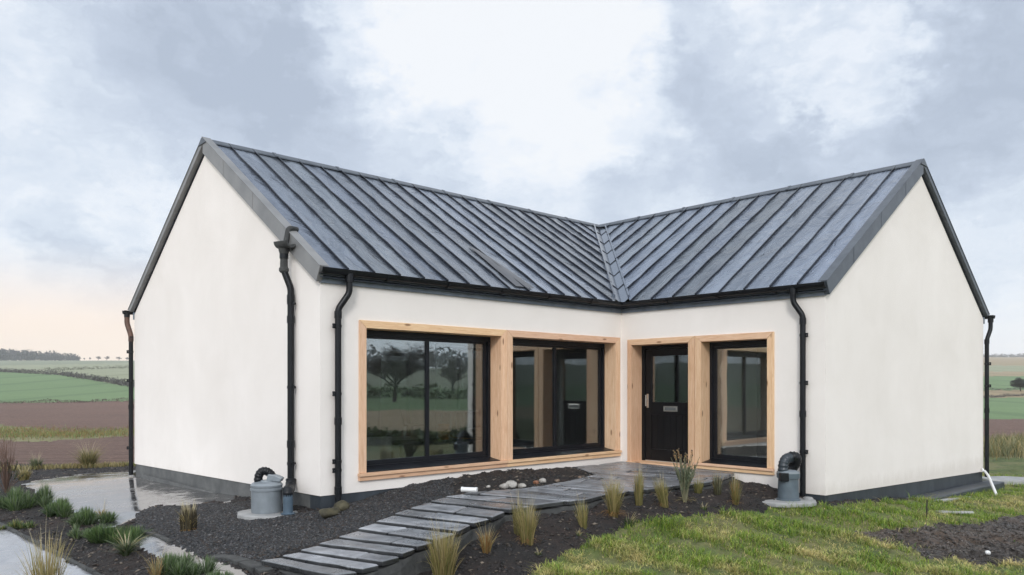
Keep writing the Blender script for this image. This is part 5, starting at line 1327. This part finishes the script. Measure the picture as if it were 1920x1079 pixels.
# land to the right of the camera, seen in the glass
def side(deg, dist): return (1.0+dist*math.sin(R(deg)), 9.5+dist*math.cos(R(deg)))
x, y = side(102.5, 95); tree('big bare oak standing in the field right of the garden', x, y, 8.6, 9.5, 41, twigs=10000, ts=.5, pal=((.07, .06, .05), (.13, .11, .09)))
for i, (dg, ds, h, w_) in enumerate(((98, 150, 8, 9), (106.5, 120, 7, 8), (108.5, 105, 6, 7))):
    x, y = side(dg, ds); tree(['bare tree far along the right field hedge', 'rounder bare tree beside the big oak', 'smallest bare tree near the big oak'][i], x, y, h, w_, 50+i, twigs=4500, ts=.6, pal=((.07, .06, .05), (.13, .11, .09)))
hedge('hedge across the fields right of the garden', [side(60, 120), side(85, 125), side(105, 130), side(130, 140)], 3, 2.6, 9000, HDG)
hedge('low garden hedge to the right of the lawn', [side(80, 17), side(95, 16), side(112, 16), side(130, 18)], .9, .75, 9000, HDG, 'garden hedge')
P_ = []
def wood_side():
    P, C = [], []
    for i in range(170):
        dg = 78+50*i/170; x, y = side(dg, 400+rng.uniform(0, 60)); z = gz1(x, y); h = rng.uniform(7, 14); m = 60
        q = rng.standard_normal((m, 3)); q /= np.linalg.norm(q, axis=1)[:, None]; q = q*rng.random((m, 1))**.4*np.array((h*.5, h*.5, h*.5))+np.array((x, y, z+h*.5))
        V = q[:, None, :]+(rng.random((m, 3, 3))-.5)*h*.3; P.append(V.reshape(-1, 3)); C.append(np.repeat(colr(m, (.075, .08, .07), (.12, .12, .10)), 3, 0))
    V = np.concatenate(P); tag(np_mesh('woodland', V, np.arange(len(V)).reshape(-1, 3), M['blade'], np.concatenate(C)), 'wooded ridge beyond the fields right of the garden', kind='stuff')
wood_side()

# ------------------------------------------------------------------ sky
SUN_EL, SUN_AZ = 31, 184                             # behind the camera, a little to its left
wd = bpy.data.worlds.new('World'); scn.world = wd; wd.use_nodes = True
nt = wd.node_tree; N = nt.nodes; Lk = nt.links; bg = N['Background']
def nn(k, **kw):
    n = N.new(k)
    for a_, b_ in kw.items(): setattr(n, a_, b_)
    return n
def wm(op, a_, b_=0.0, clamp=False):
    n = nn('ShaderNodeMath', operation=op, use_clamp=clamp)
    for i, v in ((0, a_), (1, b_)):
        if isinstance(v, (int, float)): n.inputs[i].default_value = v
        else: Lk.new(v, n.inputs[i])
    return n.outputs[0]
def wv(op, a_, b_):
    n = nn('ShaderNodeVectorMath', operation=op)
    for i, v in ((0, a_), (1, b_)):
        if isinstance(v, (tuple, list)): n.inputs[i].default_value = v
        else: Lk.new(v, n.inputs[i])
    return n
tc = nn('ShaderNodeTexCoord').outputs['Generated']
n1 = nn('ShaderNodeTexNoise'); Lk.new(tc, n1.inputs['Vector']); n1.inputs['Scale'].default_value = 5.5; n1.inputs['Detail'].default_value = 7; n1.inputs['Roughness'].default_value = .58
off = wv('MULTIPLY', wv('SUBTRACT', n1.outputs['Color'], (.5, .5, .5)).outputs[0], (.30, .30, .30)).outputs[0]
n0 = nn('ShaderNodeTexNoise'); Lk.new(wv('MULTIPLY', tc, (1, 1, 2.0)).outputs[0], n0.inputs['Vector']); n0.inputs['Scale'].default_value = 16; n0.inputs['Detail'].default_value = 8; n0.inputs['Roughness'].default_value = .6
off = wv('ADD', off, wv('MULTIPLY', wv('SUBTRACT', n0.outputs['Color'], (.5, .5, .5)).outputs[0], (.13, .13, .13)).outputs[0]).outputs[0]
dirw = wv('NORMALIZE', wv('ADD', tc, off).outputs[0], (0, 0, 0)).outputs[0]
def blob(u, v, rin, rout, wt, src=None):
    d = Vector(((u-U0)/F, 1, (VH-v)/F)).normalized()
    dt = wv('DOT_PRODUCT', src or dirw, tuple(d)).outputs['Value']
    mr = nn('ShaderNodeMapRange', interpolation_type='SMOOTHSTEP'); Lk.new(dt, mr.inputs[0])
    mr.inputs[1].default_value = math.cos(R(rout)); mr.inputs[2].default_value = math.cos(R(rin)); mr.inputs[3].default_value = 0; mr.inputs[4].default_value = wt
    return mr.outputs[0]
# + = grey cloud, - = bright gap; (u, v) only say which compass bearing and height of sky
BL = [(330, 130, 2, 11, .62), (560, 190, 2, 9, .50), (120, 190, 2, 9, .45), (420, 60, 1, 7, .25), (650, 290, 2, 9, .35), (880, 330, 2, 8, .40), (1050, 330, 2, 7, .38), (1200, 290, 1, 6, .25),
      (1400, 190, 2, 9, .50), (1620, 230, 3, 12, .42), (1880, 120, 2, 10, .50), (1300, 130, 1, 5, .30), (1890, 20, 1, 5, .35), (100, 480, 1, 7, .42), (200, 520, 1, 4, .25), (1700, 420, 4, 12, .25), (1300, 340, 2, 8, .22),
      (980, 120, 2, 13, -.50), (760, 20, 2, 9, -.35), (1000, 250, 1, 6, -.35), (1150, 230, 1, 6, -.3), (1590, 155, 1, 4.2, -.55), (560, 130, .5, 3.5, -.35), (60, 40, 1, 8, -.4), (100, 350, 2, 8, -.3), (330, 340, 2, 6, -.1), (1500, 40, 2, 9, -.25), (60, 600, 1, 5, -.4), (690, -760, 3, 15, .45), (1330, -300, 3, 15, -.6), (400, -200, 3, 12, .25), (1900, 620, 1, 6, -.25)]  # a dark and a bright blob high above the frame added for the roof to reflect
acc = None
for b_ in BL:
    o = blob(*b_); acc = o if acc is None else wm('ADD', acc, o)
n2 = nn('ShaderNodeTexNoise'); Lk.new(wv('MULTIPLY', tc, (1, 1, 2.6)).outputs[0], n2.inputs['Vector']); n2.inputs['Scale'].default_value = 5.0; n2.inputs['Detail'].default_value = 9; n2.inputs['Roughness'].default_value = .6
acc = wm('ADD', acc, wm('MULTIPLY', wm('SUBTRACT', n2.outputs['Fac'], .5), .95))
n3 = nn('ShaderNodeTexNoise'); Lk.new(wv('MULTIPLY', dirw, (1, 1, 2.4)).outputs[0], n3.inputs['Vector']); n3.inputs['Scale'].default_value = 11; n3.inputs['Detail'].default_value = 8; n3.inputs['Roughness'].default_value = .62
acc = wm('ADD', acc, wm('MULTIPLY', wm('SUBTRACT', n3.outputs['Fac'], .5), 1.0))
acc = wm('ADD', wm('MULTIPLY', acc, .62), .275)
cr_ = nn('ShaderNodeValToRGB'); Lk.new(acc, cr_.inputs[0]); e = cr_.color_ramp.elements
for _ in range(3): e.new(.5)
for el, (p, c) in zip(e, ((0.0, (.845, .87, .905)), (.22, (.765, .815, .89)), (.44, (.65, .72, .82)), (.68, (.525, .595, .71)), (1.0, (.42, .485, .595)))): el.position = p; el.color = (*c, 1)
def mixc(f_, a_, b_):
    n = nn('ShaderNodeMix', data_type='RGBA')
    for i, v in ((0, f_), (6, a_), (7, b_)):
        if isinstance(v, (int, float)): n.inputs[i].default_value = v
        elif isinstance(v, tuple): n.inputs[i].default_value = (*v, 1)
        else: Lk.new(v, n.inputs[i])
    return n.outputs[2]
# warm low light on the left horizon
peach = blob(90, 640, 4, 20, .95, tc); sep = nn('ShaderNodeSeparateXYZ'); Lk.new(tc, sep.inputs[0])
hz = nn('ShaderNodeMapRange', interpolation_type='SMOOTHSTEP'); Lk.new(sep.outputs['Z'], hz.inputs[0]); hz.inputs[1].default_value = .17; hz.inputs[2].default_value = .05; hz.inputs[3].default_value = 0; hz.inputs[4].default_value = 1
col = mixc(wm('MULTIPLY', peach, hz.outputs[0]), cr_.outputs[0], (1.0, .82, .68))
hz2 = nn('ShaderNodeMapRange', interpolation_type='SMOOTHSTEP'); Lk.new(sep.outputs['Z'], hz2.inputs[0]); hz2.inputs[1].default_value = .10; hz2.inputs[2].default_value = .02; hz2.inputs[3].default_value = 0; hz2.inputs[4].default_value = .55
col = mixc(wm('MULTIPLY', hz2.outputs[0], wm('SUBTRACT', 1.0, peach)), col, (.84, .84, .87))
# unseen sky behind the camera is brightened to fill-light the walls
bk = nn('ShaderNodeMapRange', interpolation_type='SMOOTHSTEP'); Lk.new(sep.outputs['Y'], bk.inputs[0]); bk.inputs[1].default_value = .40; bk.inputs[2].default_value = -.40; bk.inputs[3].default_value = 1.0; bk.inputs[4].default_value = 1.60
sc_ = nn('ShaderNodeVectorMath', operation='SCALE'); Lk.new(col, sc_.inputs[0]); Lk.new(bk.outputs[0], sc_.inputs['Scale'])
sc10 = nn('ShaderNodeVectorMath', operation='SCALE'); Lk.new(sc_.outputs[0], sc10.inputs[0]); sc10.inputs['Scale'].default_value = 10.0
sky = nn('ShaderNodeTexSky', sky_type='NISHITA'); sky.sun_disc = False; sky.sun_elevation = R(SUN_EL); sky.sun_rotation = R(SUN_AZ)
Lk.new(mixc(.96, sky.outputs[0], sc10.outputs[0]), bg.inputs[0]); bg.inputs[1].default_value = .1
wd.cycles.sampling_method = 'MANUAL'; wd.cycles.sample_map_resolution = 512
sl = bpy.data.lights.new('sun', 'SUN'); sl.energy = 1.5; sl.angle = R(14); sl.color = (1, .98, .955)
so = bpy.data.objects.new('sun', sl); COL.objects.link(so)
dsun = Vector((math.sin(R(SUN_AZ))*math.cos(R(SUN_EL)), math.cos(R(SUN_AZ))*math.cos(R(SUN_EL)), math.sin(R(SUN_EL))))
so.rotation_euler = dsun.to_track_quat('Z', 'Y').to_euler()

# ------------------------------------------------------------------ haze
HAZE = .00042
def haze():
    mb = MB().box(-760, 900, -640, 960, -6, 60)
    t = NT('haze_air'); t.n.remove(t.b); pv = t.new('ShaderNodeVolumePrincipled'); pv.inputs['Color'].default_value = (.965, .975, 1, 1); pv.inputs['Density'].default_value = HAZE; pv.inputs['Anisotropy'].default_value = 0
    t.lk(pv.outputs[0], t.out.inputs['Volume']); o = mb.build('haze', t.m); o['kind'] = 'stuff'
    t.m.volume_intersection_method if hasattr(t.m, 'volume_intersection_method') else None
if HAZE: haze()

# ------------------------------------------------------------------ camera and view
cam = bpy.data.cameras.new('camera'); co = bpy.data.objects.new('camera', cam); COL.objects.link(co)
cam.sensor_width = 36; cam.lens = 36*F/1920; cam.shift_y = (VH-539.5)/1920; cam.clip_end = 9000; cam.clip_start = .05
co.location = (0, 0, EYE); co.rotation_euler = (R(90), 0, 0); scn.camera = co
vs_ = scn.view_settings; vs_.view_transform = 'Standard'; vs_.look = 'None'; vs_.exposure = .16; vs_.gamma = 1
scn.cycles.max_bounces = 8; scn.cycles.transparent_max_bounces = 16; scn.cycles.volume_bounces = 1
scn.cycles.use_denoising = True
